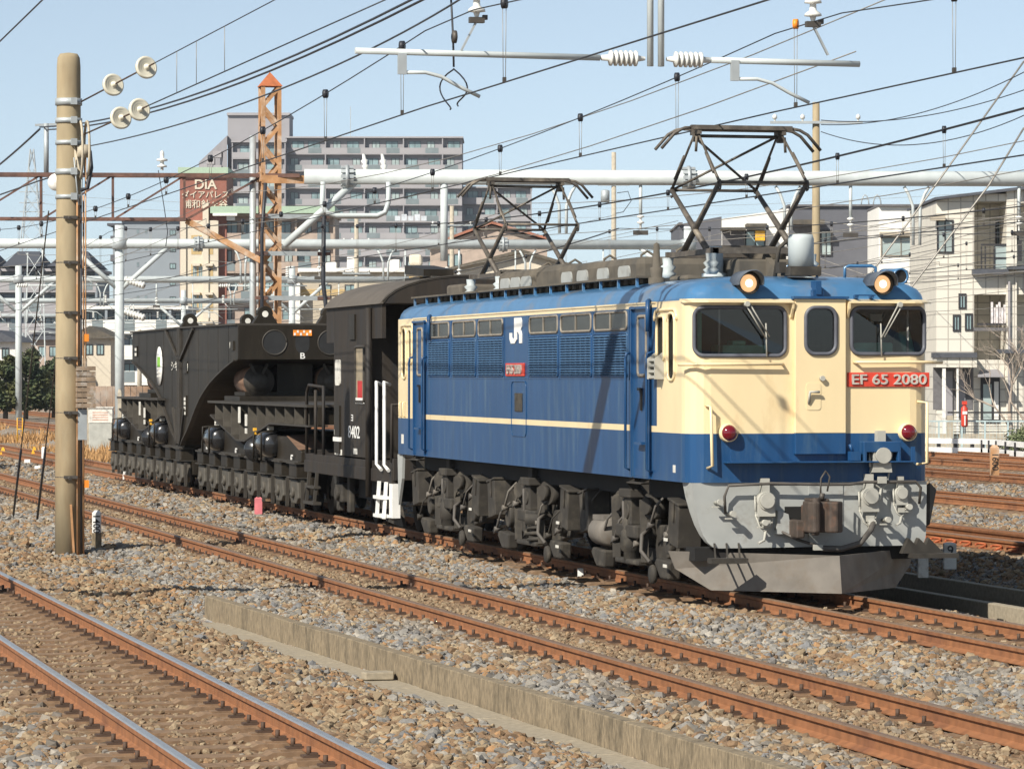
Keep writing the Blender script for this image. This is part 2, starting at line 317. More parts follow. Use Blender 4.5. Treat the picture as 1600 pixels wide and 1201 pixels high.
        mr = N.new('ShaderNodeMapRange'); mr.inputs[1].default_value = 0; mr.inputs[2].default_value = 1.1; mr.inputs[3].default_value = .55; mr.inputs[4].default_value = -.5; L.new(nz.outputs['Distance'], mr.inputs[0]); L.new(mr.outputs[0], ml.inputs['Scale'])
        L.new(ml.outputs[0], sp.inputs['Offset'])
        tr = N.new('GeometryNodeTransform'); tr.inputs['Scale'].default_value = (1.25, .95, .62+.04*k); ss = N.new('GeometryNodeSetShadeSmooth'); ss.inputs['Shade Smooth'].default_value = False; L.new(sp.outputs[0], ss.inputs[0]); L.new(ss.outputs[0], tr.inputs[0])
        sm = N.new('GeometryNodeSetMaterial'); sm.inputs['Material'].default_value = mt; L.new(tr.outputs[0], sm.inputs[0]); 
        gi_ = jn if k == 0 else None
        L.new(sm.outputs[0], jn.inputs[0])
    ip = N.new('GeometryNodeInstanceOnPoints'); mp = N.new('GeometryNodeMeshToPoints'); L.new(gi.outputs[0], mp.inputs[0])
    L.new(mp.outputs[0], ip.inputs['Points']); L.new(jn.outputs[0], ip.inputs['Instance']); ip.inputs['Pick Instance'].default_value = True
    ri = N.new('FunctionNodeRandomValue'); ri.data_type = 'INT'; ri.inputs[4].default_value = 0; ri.inputs[5].default_value = 6; L.new(ri.outputs[2], ip.inputs['Instance Index'])
    rr = N.new('FunctionNodeRandomValue'); rr.data_type = 'FLOAT_VECTOR'; rr.inputs[0].default_value = (-.7,-.7,0); rr.inputs[1].default_value = (.7,.7,6.28)
    er = N.new('FunctionNodeEulerToRotation'); L.new(rr.outputs[0], er.inputs[0]); L.new(er.outputs[0], ip.inputs['Rotation'])
    na = N.new('GeometryNodeInputNamedAttribute'); na.data_type = 'FLOAT'; na.inputs[0].default_value = 'sz'; L.new(na.outputs[0], ip.inputs['Scale'])
    L.new(ip.outputs[0], go.inputs[0])
    md = o.modifiers.new('scatter', 'NODES'); md.node_group = ng
    print('stones', n)
stones()

# ---------------------------------------------------------------- tracks
PROF = [(-.0635,-.153),(.0635,-.153),(.0635,-.143),(.012,-.122),(.009,-.118),(.009,-.052),(.0325,-.040),(.0325,-.010),(.024,0),(-.024,0),(-.0325,-.010),(-.0325,-.040),(-.009,-.052),(-.009,-.118),(-.012,-.122),(-.0635,-.143)]
def rail(parent, x, zt, y0, y1, top):
    b = MB(); n = len(PROF); ys = np.linspace(y0, y1, 50)
    for y in ys: b.v += [(x+p[0], y, zt+p[1]) for p in PROF]
    for k in range(len(ys)-1):
        for i in range(n):
            b.f.append([k*n+i, k*n+(i+1) % n, (k+1)*n+(i+1) % n, (k+1)*n+i]); b.m.append(1 if i in (7,8,9) else 0); b.sm.append(False)
    return b.build('rail', [M['rust'], top], parent)
def sleeper_mesh():
    b = MB(); b.prism([(-1.0,-.12),(1.0,-.12),(1.0,-.02),(.95,.0),(.3,.0),(.25,-.022),(-.25,-.022),(-.3,0),(-.95,0),(-1.0,-.02)], 'y', -.12, .12); return b
def fastening(b, x):
    b.box(x-.21, x+.21, -.07, .07, -.002, .013, 1)
    for sg in (-1, 1):
        b.cbox((x+sg*.105, 0, .02), (.10,.11,.016)); b.cbox((x+sg*.155, 0, .005), (.016,.11,.045)); b.cbox((x+sg*.085,0,.036), (.055,.06,.014))
        b.cyl((x+sg*.115,0,.02), (x+sg*.115,0,.085), .017, 6)
    return b
def clip_loop(b, x):
    b.box(x-.21, x+.21, -.08, .08, -.002, .015, 1)
    for sg in (-1, 1):
        b.tube([(x+sg*(.10+.07*math.cos(a)), .07*math.sin(a), .03+.05*abs(math.sin(a*.5+.6))) for a in np.linspace(0,5.2,9)], .016, 5)
        b.cbox((x+sg*.09,0,.012), (.08,.14,.03))
    return b
def track(i, label):
    xt, zt, kd = TR[i]; y0, ys_, y1, yl = [(12,21,83,150),(18,26,88,210),(20,34,96,260),(36,46,104,260),(50,58,116,260),(60,70,128,260),(70,80,138,260),(75,85,143,260)][i]
    t = thing('railway_track', label, 'track', (xt, 0, zt), group='railway tracks')
    top = M['railtop'] if i == 0 else M['railtop_dull']
    for sg in (-.566, .566): rail(t, sg, 0, y0, yl, top)
    if i == 3:
        for sg in (-.40, .40): rail(t, sg, -.01, y0, yl, M['rust'])
    proto = None; n = 0; y = ys_; fp = []
    cl = clip_loop if i >= 3 else fastening; cm = M['clip_orange'] if i >= 3 else M['clip']
    while n < 100:
        if proto is None:
            proto = sleeper_mesh().build('sleeper', M['sleeper'], t, loc=(0, y, -.158))
            if i < 4:
                for sg in (-.566, .566): cl(MB(), sg).build('rail_fastening', [cm, M['sleeper']], proto)
        else: copy_tree(proto, t, (0, y, -.158))
        y += .58; n += 1
    b = MB(); sm = sleeper_mesh()
    yy = list(np.arange(y0+.3, ys_-.2, .58))[::-1]; yy = [ys_-.58*(k+1) for k in range(len(yy))]+[y+.58*k for k in range(int((yl-y)/.58))]
    for q in yy: b.add([(p[0], p[1]+q, p[2]-.158) for p in sm.v], sm.f)
    tag(b.build('sleeper', M['sleeper'], t), kind='stuff')
for i, lb in enumerate(['railway track with bright worn rails in the bottom left corner, nearest the camera', 'railway track between the concrete kerb wall and the locomotive', 'railway track the blue locomotive stands on',
    'railway track with orange clips and guard rails just beyond the locomotive', 'fifth railway track from the camera, beyond the one with guard rails', 'railway track beside the orange 1600 post', 'second farthest railway track before the white guard rail', 'farthest railway track, along the white guard rail']): track(i, lb)

# low concrete retaining wall and drain beside it
w = thing('retaining_wall', 'low weathered concrete kerb wall between the two nearest tracks', 'wall', (6.74,42.3,0), .036)
b = MB()
for k in range(14):
    ya, yb = -k*2-.002, -2-k*2+.002; b.box(.003*(k%2), .125, yb, ya, -.55, -.088-.004*((k*7)%3))
b.build('wall_panel', M['concrete'], w, bev=.008)
b = MB()
for k in range(26): b.box(-.42, -.004, -1.0-k-.99, -1.0-k, -.6, -.332+.004*((k*5)%3-1), 0)
b.build('drain_slab', M['concrete_pale'], w, bev=.006)
t = thing('concrete_slab', 'loose broken concrete slab leaning on the kerb wall', 'slab', (6.90, 33.2, -.325), .1)
MB().prism([(-.15,-.09),(.11,-.12),(.15,.0),(.12,.12),(-.1,.13),(-.16,.03)], 'z', 0, .07).build('slab_body', M['concrete_pale'], t, bev=.01)
# concrete cable trough beyond the locomotive
t = thing('cable_trough', 'open concrete cable trough beside the locomotive front', 'trough', (16,0,-.36))
b = MB(); b.box(-.55,-.42,38,49.2,-.1,.20); b.box(.45,.58,38,49.2,-.1,.24); b.box(-.55,.58,49.2,49.35,-.1,.2); b.build('trough_wall', M['concrete_pale'], t, bev=.01)
MB().tube([(-.2,44,.22),(-.05,46,.3),(-.3,47.6,.28),(-.35,49,.15)], .05, 8).build('cable', M['cable'], t)
# ---------------------------------------------------------------- locomotive
M['cream'] = pm('cream_paint', (.80,.645,.385), .38, var=.06, scale=2, col2=(.64,.46,.24), amt=.16, scale2=2.2, stretch=(1,1,.35), coat=.25)
M['blue'] = pm('blue_paint', (.012,.062,.165), .42, var=.10, scale=3, col2=(.055,.11,.18), amt=.30, scale2=2.4, stretch=(2.2,2.2,.3), coat=.12, spec=.35, bump=.04)
M['hood'] = pm('hood_dusty_blue', (.085,.10,.125), .6, var=.2); M['blue_slat_lit'] = pm('blue_slat_lit_tone', (.075,.155,.27), .45, var=.08); M['blue_gap_shade'] = pm('blue_gap_shade_tone', (.016,.045,.10), .6); M['tank'] = pm('tank_pale_grey', (.47,.52,.53), .6, var=.1, scale=3, col2=(.25,.25,.23), amt=.3, scale2=2.5)  # louvre light and shade painted in: slats paler, gaps darker than the body blue
M['blue_roof_lit'] = pm('blue_roof_lit_tone', (.062,.175,.335), .3, var=.12, scale=4, col2=(.21,.19,.16), amt=.26, scale2=1.4, coat=.4)  # sky light painted in as a paler blue; the tan is real dust
M['skirt'] = pm('grey_skirt_paint', (.365,.375,.36), .5, var=.08, scale=4, col2=(.22,.20,.17), amt=.16, scale2=3)
M['plow'] = pm('plow_dusty_grey', (.155,.138,.118), .75, var=.15, scale=5, col2=(.13,.105,.08), amt=.4, scale2=3.5, bump=.15)
M['under'] = pm('underframe_dust', (.036,.031,.025), .8, var=.25, scale=6, col2=(.075,.064,.048), amt=.35, scale2=3, bump=.1)
M['under_dark'] = pm('underframe_black', (.008,.0075,.007), .8)
M['roof_dirt'] = pm('roof_dirty_grey', (.115,.098,.075), .85, var=.2, scale=5, col2=(.065,.06,.052), amt=.4)
M['gasket'] = pm('rubber_gasket', (.10,.105,.125), .5)
M['cabin'] = pm('cab_interior', (.05,.052,.045), .8)
M['cabin_green'] = pm('cab_console_green', (.22,.50,.38), .6)
M['glass'] = glass('window_glass', .62, .05)
M['pane_side'] = pm('side_pane_dull', (.034,.034,.028), .25, var=.2, scale=3, spec=.3)
M['brassframe'] = pm('pane_frame', (.24,.21,.17), .55)
M['pan'] = pm('pantograph_paint', (.10,.085,.07), .6, .2, var=.25, scale=8, col2=(.26,.22,.17), amt=.35, scale2=3)
M['lens_red'] = pm('red_lens', (.15,.004,.012), .08, coat=1)
M['lamp'] = emit('headlight_glow', (.98,.58,.28), .7)
M['lamp_core'] = emit('headlight_core', (1.0,.90,.70), 1.9)
M['coupler'] = pm('coupler_rust', (.062,.046,.036), .75, var=.3, scale=9, col2=(.15,.075,.045), amt=.25, scale2=6)
M['hose'] = pm('hose_rubber', (.09,.08,.07), .7)
M['jumper'] = pm('jumper_grey', (.40,.39,.345), .6, var=.12)
LB = 15.53; HW = 1.42; LX, LY = 13.02, 39.06
loco = thing('electric_locomotive', 'blue and cream electric locomotive with lit headlights and red EF65 2080 plate', 'locomotive', (LX, LY, 0))
def outline(i, r, nseg=5):
    w = HW-i; pts = []; tagl = []
    def arc(cx, cy, a0):
        for k in range(nseg+1):
            a = math.radians(a0+90*k/nseg); pts.append((cx+r*math.cos(a), cy+r*math.sin(a)))
    arc(-w+r, i+r, 180); arc(w-r, i+r, 270)
    pts += [(w, 1.25), (w, LB-1.25)]
    arc(w-r, LB-i-r, 0); arc(-w+r, LB-i-r, 90)
    pts += [(-w, LB-1.25), (-w, 1.25)]
    return pts
b = MB(); lv = [(1.27,0),(1.81,0),(1.88,0),(3.225,0),(3.285,0),(3.30,.02),(3.36,.035),(3.42,.075),(3.47,.15),(3.515,.28),(3.545,.45),(3.565,.7),(3.58,1.05)]
npt = None
for z, i in lv:
    o = outline(i, max(.26-i*.1, .15)); npt = len(o); b.v += [(x, y, z) for x, y in o]
# material: 0 cream 1 blue 2 roof
side_seg = {13, 27}   # long side edges between the cream ends
for k in range(len(lv)-1):
    for j in range(npt):
        if k == 0: m = 1
        elif k >= 4: m = 2
        elif k in (1, 3): m = 0
        else: m = 1 if (j == 12 or j == npt-2) else 0
        b.f.append([k*npt+j, k*npt+(j+1) % npt, (k+1)*npt+(j+1) % npt, (k+1)*npt+j]); b.m.append(m); b.sm.append(k >= 4)
b.f.append(list(range(npt))[::-1]); b.m.append(1); b.sm.append(False)
b.f.append([(len(lv)-1)*npt+j for j in range(npt)]); b.m.append(2); b.sm.append(True)
body = b.build('car_body', [M['cream'], M['blue'], M['blue_roof_lit'], M['cabin']], loco)
def ysurf(x, r=.26):
    a = abs(x)-(HW-r); return 0 if a <= 0 else r-math.sqrt(max(r*r-a*a, 0))
# window openings really cut into the shell
WINS_F = [(-1.335,-.30,2.67,3.205,.10), (.47,1.36,2.69,3.205,.10), (-.085,.265,2.69,3.205,.11)]
WINS_S = [(.52,.80,2.40,3.15,.10), (.94,1.24,2.62,3.12,.05), (1.67,2.02,2.45,3.13,.05), (LB-.82,LB-.54,2.40,3.15,.10), (LB-1.22,LB-1.0,2.62,3.12,.05), (LB-1.95,LB-1.62,2.45,3.13,.05)]
cut = []
for k, (x0, x1, z0, z1, r) in enumerate(WINS_F):
    cut.append(MB().prism(rrect(x0, x1, z0, z1, r), 'y', -.3, .95+.02*k, 3))
for k, (y0, y1, z0, z1, r) in enumerate(WINS_S):
    cut.append(MB().prism(rrect(y0, y1, z0, z1, r), 'x', -HW-.2, -HW+.36+.02*k, 3))
for q in cut:
    c = q.build('cutter', [M['cream'], M['blue'], M['blue_roof_lit'], M['cabin']], loco)
    md = body.modifiers.new('cut', 'BOOLEAN'); md.object = c; md.operation = 'DIFFERENCE'; md.solver = 'EXACT'
    bpy.context.view_layer.update()
    me = D.meshes.new_from_object(body.evaluated_get(bpy.context.evaluated_depsgraph_get()))
    body.modifiers.clear(); body.data = me; D.objects.remove(c)
def ring_front(name, x0, x1, z0, z1, r, t, mat, parent, yoff=-.012, n=6):
    pts = [(x, ysurf(x)+yoff, z) for x, z in rrect(x0, x1, z0, z1, r, n)]; pts.append(pts[0]); pts.append(pts[1])
    return MB().tube(pts, t, 6, cap=False).build(name, mat, parent)
def ring_side(name, y0, y1, z0, z1, r, t, mat, parent, x=-HW-.004, n=4):
    pts = [(x, y, z) for y, z in rrect(y0, y1, z0, z1, r, n)]; pts += pts[:2]
    return MB().tube(pts, t, 6, cap=False).build(name, mat, parent)
door = MB()
dy = -.065
door.prism([(-.205,dy),(.385,dy),(.385,.0),(-.205,.0)], 'z', 1.814, 3.30, 0); door.prism([(-.205,dy),(.385,dy),(.385,0),(-.205,0)], 'z', 1.58, 1.812, 1)
door = door.build('front_door', [M['cream'], M['blue']], loco, bev=.006)
c = MB().prism(rrect(-.085,.265,2.69,3.205,.11), 'y', -.4, .3, 0).build('cutter', M['cream'], loco)
md = door.modifiers.new('cut', 'BOOLEAN'); md.object = c; md.solver = 'EXACT'; bpy.context.view_layer.update()
me = D.meshes.new_from_object(door.evaluated_get(bpy.context.evaluated_depsgraph_get())); door.modifiers.clear(); door.data = me; D.objects.remove(c)
for k, (x0, x1, z0, z1, r) in enumerate(WINS_F):
    off = dy if k == 2 else 0
    fr = ring_front('window_frame', x0, x1, z0, z1, r, .024, M['gasket'], loco, off-.008)
    pts = [(x, (0 if k == 2 else ysurf(x))+off+.012, z) for x, z in rrect(x0, x1, z0, z1, r)]
    MB().add(pts, [list(range(len(pts)))]).build('window_pane', M['glass'], fr)
    if k < 2:  # shade hood over each windscreen
        xa, xb = (-1.44, -.235) if k == 0 else (.42, 1.47)
        h = MB(); ps = []
        top = [(x, 3.262) for x in np.linspace(xa, xb, 12)]
        for x, z in top: ps.append(x)
        for i in range(11):
            p, q = ps[i], ps[i+1]; yp, yq = ysurf(p) if abs(p) < HW else .26, ysurf(q) if abs(q) < HW else .26
            dp = .105; h.add([(p,yp-dp,3.255),(q,yq-dp,3.255),(q,yq+.02,3.275),(p,yp+.02,3.275),(p,yp-dp,3.272),(q,yq-dp,3.272),(q,yq+.02,3.30),(p,yp+.02,3.30)],
                [(0,1,2,3),(7,6,5,4),(0,4,5,1)]+([(0,3,7,4)] if i == 0 else [])+([(1,5,6,2)] if i == 10 else []))
        xe = xb if k == 0 else xa; h.prism([(-.10,3.268),(.0,3.268),(.0,3.08),(-.03,3.10),(-.085,3.19)], 'x', xe-.012, xe+.012)
        h.build('window_hood', M['cream'], loco)
# wipers
for xa, xt, zt in ((-.80,-.54,2.86), (.98,.80,2.86)):
    w = MB(); w.tube([(xa,-.12,3.24),(xt,-.05,zt)], .009, 5); w.tube([(xa+.05,-.12,3.24),(xt+.04,-.05,zt+.02)], .008, 5); w.tube([(xt,-.045,zt+.17),(xt+.01,-.045,zt-.20)], .009, 5)
    w.cyl((xa+.02,-.02,3.24),(xa+.02,-.14,3.24),.03,8); w.build('wiper', M['jumper'], loco)
# cab interior seen through the windscreens
b = MB(); b.box(-.98,-.46,.16,.6,2.673,2.79); b.box(-.86,-.70,.17,.4,2.79,2.84); b.build('driver_console', M['cabin_green'], loco, bev=.02)
b = MB(); b.box(.55,1.02,.16,.6,2.695,2.82); b.prism([(.20,2.70),(.6,2.70),(.5,2.93),(.36,2.95)], 'x', 1.15, 1.3); b.build('driver_console', M['cabin_green'], loco, bev=.02)
b = MB(); b.box(-1.05,-1.03,.08,.10,2.67,3.2); b.box(1.15,1.17,.07,.09,2.69,3.2); b.cbox((.86,.3,3.1),(.14,.05,.08)); b.build('cab_post', M['jumper'], loco)
MB().box(-1.27,-1.22,.16,.22,2.68,3.15).box(-1.2,-1.13,.5,.6,2.67,2.9).build('cab_curtain', M['cabin_green'], loco)
# handrails and grab bars on the front
def hrail(pts, r=.017, mat='cream', name='handrail', n=8): return MB().tube(pts, r, n).build(name, M[mat], loco)
hrail([(-1.50,.12,2.575),(-1.30,-.06,2.575),(-.36,-.07,2.58),(-.335,0,2.58)], .018); hrail([(.50,0,2.60),(.525,-.07,2.60),(1.32,-.06,2.60),(1.56,.05,2.60)], .018)
hrail([(-1.215,.0,2.12),(-1.19,-.09,2.11),(-1.17,-.09,1.46),(-1.20,.0,1.43)], .018); hrail([(1.25,.0,2.16),(1.33,-.09,2.15),(1.33,-.09,1.48),(1.24,0,1.46)], .018)
# front markers
for x in (-.97, 1.12):
    a = MB().lathe([(0,.105),(.075,.10),(.082,.092),(.07,.08)], (x,0,1.82), (0,-1,0), 20).build('marker_light', M['cream'], loco)
    MB().lathe([(.06,.091),(.095,.082),(.120,.05),(.128,0)], (x,0,1.82), (0,-1,0), 20).build('red_lens', M['lens_red'], a)
pl = MB().prism([(.42,2.325),(1.385,2.325),(1.385,2.485),(.42,2.485)], 'y', -.02, .012).build('number_plate', M['red'], loco, bev=.006)
text('plate_lettering', 'EF 65 2080', .158, Mfront(.902,-.028,2.403), M['silver'], pl, .008, sx=1.25)
# door latch, foot plates, ledge
b = MB(); b.prism(rrect(-.08,.09,2.07,2.37,.03,2), 'y', dy-.006, dy+.002); b.build('door_latch_plate', M['cream'], door)
MB().tube([(-.05,dy-.01,2.14),(-.05,dy-.05,2.27),(.06,dy-.05,2.27)], .017, 6).cyl((.10,dy,2.42),(.10,dy-.05,2.42),.03,8).build('door_handle', M['jumper'], door)
b = MB(); b.box(-1.02,1.18,-.17,.0,1.487,1.503); b.box(-.98,-.93,-.15,-.13,1.5,1.63); b.box(1.12,1.17,-.15,-.13,1.5,1.66); b.build('front_step_ledge', M['blue'], loco, bev=.003)
MB().box(-.235,.41,-.10,.0,3.302,3.328).build('door_header', M['blue'], loco)
MB().box(.48,.72,-.10,-.06,3.335,3.35).box(.5,.52,-.1,.05,3.31,3.34).box(.68,.7,-.1,.05,3.31,3.34).build('roof_step', M['blue'], loco)
MB().box(.03,.09,-.09,.10,3.35,3.50).box(.0,.12,-.07,.02,3.33,3.40).build('train_phone_bracket', M['blue'], loco)
# headlights
for x in (-.735, .825):
    h = MB().lathe([(-.35,.05),(-.2,.11),(-.02,.116),(.08,.122),(.085,.108),(.045,.098)], (x,.02,3.47), (0,-1,0), 24).build('headlight', M['under'], loco)
    MB().lathe([(.035,.098),(.062,.07),(.068,.042)], (x,.02,3.47), (0,-1,0), 24).build('lens', M['lamp'], h)
    MB().lathe([(.068,.044),(.076,.025),(.078,0)], (x,.02,3.47), (0,-1,0), 16).build('bulb_glow', M['lamp_core'], h)
    b = MB(); n = 14; vs = []
    for yy, rr in ((.25,.128),(-.14,.134)):
        for k in range(n+1):
            a = math.radians(-8+196*k/n); 
            for q in (0, .012): vs.append((x+(rr+q)*math.cos(a), yy-(.09*math.sin(max(a,0)) if yy < 0 and 0 < a < math.pi else 0), 3.47+(rr+q)*math.sin(a)))
    fs = []; K = 2*(n+1)
    for k in range(n):
        i = 2*k; fs += [[i,i+2,K+i+2,K+i],[i+1,K+i+1,K+i+3,i+3],[K+i,K+i+2,K+i+3,K+i+1],[i,i+1,i+3,i+2]]
    b.add(vs, fs, 0, True); b.build('hood', M['hood'], h)
# horn cover on the far roof edge
h = MB().lathe([(-.5,.04),(-.4,.075),(-.05,.085),(.1,.095),(.1,.075),(0,.06)], (1.15,.38,3.57), (.05,-1,-.05), 16).build('horn_cover', M['blue_roof_lit'], loco)
MB().lathe([(0,0.001),(.02,.074)], (1.15,.31,3.566), (.05,-1,-.05), 12).build('horn_mouth', M['under_dark'], h)
MB().box(1.2,1.27,.4,.5,3.5,3.64).build('antenna_base', M['blue_roof_lit'], loco)
# skirt
b = MB()
SL = [(-1.37,1.268,.36),(-1.35,1.10,.31),(-1.32,.94,.25),(-1.285,.80,.19),(-1.24,.69,.14),(-1.19,.61,.10),(-1.13,.56,.075),(-1.06,.545,.06)]
b.prism([(x, z) for x, z, y in SL]+[(1.28,.555),(1.33,.58),(1.355,.63),(1.362,.70),(1.37,1.268)], 'y', .03, .055)
b.add([(x,.031,z) for x, z, y in SL]+[(x-.012,y,z+.004) for x, z, y in SL], [(k,k+1,k+9,k+8) for k in range(7)], 0, True)
b.build('front_skirt', M['skirt'], loco)
MB().box(-.02,.98-.6,.018,.032,.56,1.26).build('skirt_seam_plate', M['skirt'], loco)
# pipe along the top of the skirt, cocks, jumper sockets
hrail([(-1.0,-.02,.93),(-1.02,-.05,1.12),(-.98,-.08,1.24),(-.5,-.09,1.262),(.1,-.09,1.245),(.42,-.09,1.245),(.6,-.09,1.27),(1.2,-.08,1.27),(1.27,-.05,1.2),(1.27,.0,1.02)], .017, 'hose', 'air_pipe')
for x, z in ((-1.10,1.05),(-.95,.92),(-.58,.82),(.85,.84),(1.1,.98)):
    b = MB(); b.cyl((x,.03,z),(x,-.14,z+.01),.022,8); b.cyl((x,-.10,z+.01),(x,-.17,z+.012),.034,10); b.box(x-.07,x+.06,-.10,-.06,z-.05,z-.035); b.build('air_cock', M['jumper'], loco)
def jumper(x, z, s, top):
    b = MB(); b.cyl((x,.0,z),(x,-.14*s,z),.105*s,16); b.cyl((x,-.14*s,z),(x,-.17*s,z),.085*s,16); b.prism([(x-.11*s,z-.18*s),(x+.11*s,z-.18*s),(x+.09*s,z),(x-.09*s,z)],'y',-.12*s,-.02)
    b.box(x-.045*s,x+.045*s,-.10*s,0,z+.08*s,z+.26*s); b.cbox((x,-.11*s,z-.26*s),(.09*s,.05,.07*s)); b.tube([(x-.11*s,-.04,z-.16*s),(x-.07*s,-.07,z-.30*s),(x,-.08,z-.36*s),(x+.07*s,-.07,z-.30*s),(x+.11*s,-.04,z-.16*s)],.011,5)
    b.tube([(x,-.08,z-.36*s),(x-.02,-.09,z-.46*s),(x-.10*s,-.12,z-.49*s)],.016,6)
    b.tube([(x-.12*s,-.05,z+.05),(x-.13*s,-.1,z-.12*s)],.012,5)
    return b.build('jumper_socket', M['jumper'], loco)
jumper(.79,1.565,1.05,0); jumper(-.555,1.07,.95,0); jumper(.655,1.11,.95,0); jumper(1.03,1.14,.72,0)
MB().box(.58,.98,-.16,.0,1.6,1.72).box(.56,.60,-.16,0,1.49,1.72).box(.96,1.0,-.16,0,1.49,1.72).build('socket_shroud', M['blue'], loco, bev=.01)
MB().cbox((.47,-.1,1.56),(.12,.1,.1)).cyl((.45,-.1,1.6),(.42,-.1,1.69),.02,6).build('lifting_cock', M['blue'], loco)
# coupler
cz = .90
b = MB(); b.box(-.11,.11,-.18,.3,cz-.12,cz+.12); b.prism([(-.15,-.16),(.10,-.16),(.20,-.30),(.21,-.48),(.11,-.60),(.02,-.58),(-.0,-.47),(-.05,-.44),(-.08,-.55),(-.15,-.56),(-.19,-.46),(-.19,-.28)],'z',cz-.17,cz+.17)
b.cyl((-.11,-.48,cz-.2),(-.11,-.48,cz+.21),.045,10); b.box(-.27,-.17,-.3,.03,cz-.24,cz-.04); b.box(-.12,.08,-.42,-.1,cz+.16,cz+.20); b.box(.20,.27,-.14,.03,cz-.16,cz-.02)
cp = b.build('coupler', M['coupler'], loco, bev=.035)
MB().tube([(-.02,-.42,cz+.19),(-.01,-.42,cz+.26)],.03,6).tube([(-.03,-.42,cz+.25),(-.02,-.40,cz+.42),(.05,-.35,cz+.50),(.10,-.35,cz+.44),(.06,-.38,cz+.28)],.011,5).build('uncoupling_lever', M['iron'], cp)
hrail([(.70,.0,.80),(.68,-.15,.82),(.62,-.22,.74),(.48,-.28,.60),(.25,-.30,.54),(.02,-.30,.55)], .034, 'hose', 'brake_hose')
MB().cbox((-.02,-.30,.56),(.10,.06,.06)).cyl((.70,.02,.80),(.66,-.17,.82),.045,8).build('hose_coupling', M['jumper'], loco)
hrail([(-.42,.0,.76),(-.2,-.12,.64),(-.02,-.25,.58)], .018, 'iron', 'hose_chain', 6)
MB().prism([(-.42,.70),(-.24,.70),(-.28,.92),(-.40,.96)],'y',-.05,.03).build('coupler_pocket', M['skirt'], loco)
MB().box(-.30,.34,.02,.0285,.70,1.0).build('coupler_opening_shade', M['under_dark'], loco)  # flat black plate painting the shade inside the coupler opening
# snow plough and step brackets
b = MB()
zt, zb = .50, .075
P = lambda x, y, z: (x, y, z)
V = [(-1.50,.50,.50),(.10,-.68,.485),(1.40,.55,.50),(-1.42,.50,.30),(-1.10,.20,zb),(.10,-.76,zb),(1.06,.20,zb),(1.36,.55,.30)]
b.add(V+[(x,y+.03,z) for x,y,z in V], [(0,3,4,5,1),(1,5,6,7,2),(8,9,13,12,11),(9,10,15,14,13),(0,1,9,8),(1,2,10,9),(3,11,12,4),(4,12,13,5),(5,13,14,6),(6,14,15,7),(0,8,11,3),(2,7,15,10)])
b.build('snow_plough', M['plow'], loco)
MB().box(-1.3,1.3,.15,.5,.40,.545).build('plough_mount', M['under_dark'], loco)
b = MB(); b.box(-1.28,-.86,-.42,-.26,.40,.455)
for x in (-1.2,-1.06,-.92): b.bar((x,-.3,.45),(x+.1,.08,.62),.02,.012)
b.build('shunter_step', M['under'], loco)
b = MB(); b.box(1.12,1.66,-.22,-.02,.42,.47)
for x in (1.14,1.26,1.38): b.prism([(x-.1,.47),(x+.16,.47),(x-.02,.64)],'y',-.08+.02*(x-1.1),.02)
b.build('shunter_step', M['under'], loco)
MB().add([(1.42,.2,1.22),(1.42,.2,.75),(1.58,.5,1.16),(1.47,.2,1.25),(1.47,.2,.78),(1.66,.5,1.16)],[(0,1,2),(5,4,3),(0,3,4,1),(1,4,5,2),(2,5,3,0)]).build('side_step', M['under'], loco)

# ---- side details
for (y0,y1,z0,z1,r), k in zip(WINS_S, range(6)):
    if k % 3 == 2: fm = M['brassframe']
    else: fm = M['cream']
    fr = ring_side('window_frame', y0, y1, z0, z1, r, .02, fm, loco)
    pts = [(-HW+.03, y, z) for y, z in rrect(y0, y1, z0, z1, r)]
    MB().add(pts, [list(range(len(pts)))]).build('window_pane', M['pane_side'], fr)
for y0, y1 in ((.44,1.33),(LB-1.33,LB-.44)):
    pts = rrect(y0,y1,2.36,3.19,.12); 
    MB().tube([(-HW-.004,y,z) for y,z in pts if z > 2.9], .022, 6).build('window_surround', M['cream'], loco)
b = MB()
for k in range(4): b.box(-HW-.10,-HW+.0,.98,1.26,2.42+k*.065,2.45+k*.065)
b.prism([(-HW-.11,2.41),(-HW,2.41),(-HW,2.72),(-HW-.03,2.70),(-HW-.11,2.64)],'y',.96,.985); b.prism([(-HW-.11,2.41),(-HW,2.41),(-HW,2.72),(-HW-.03,2.70),(-HW-.11,2.64)],'y',1.25,1.275); b.build('side_vent', M['jumper'], loco)
WY = [(13.17,11.84),(11.60,10.22),(10.03,8.63),(7.16,5.72),(5.56,4.11),(3.96,2.50)]
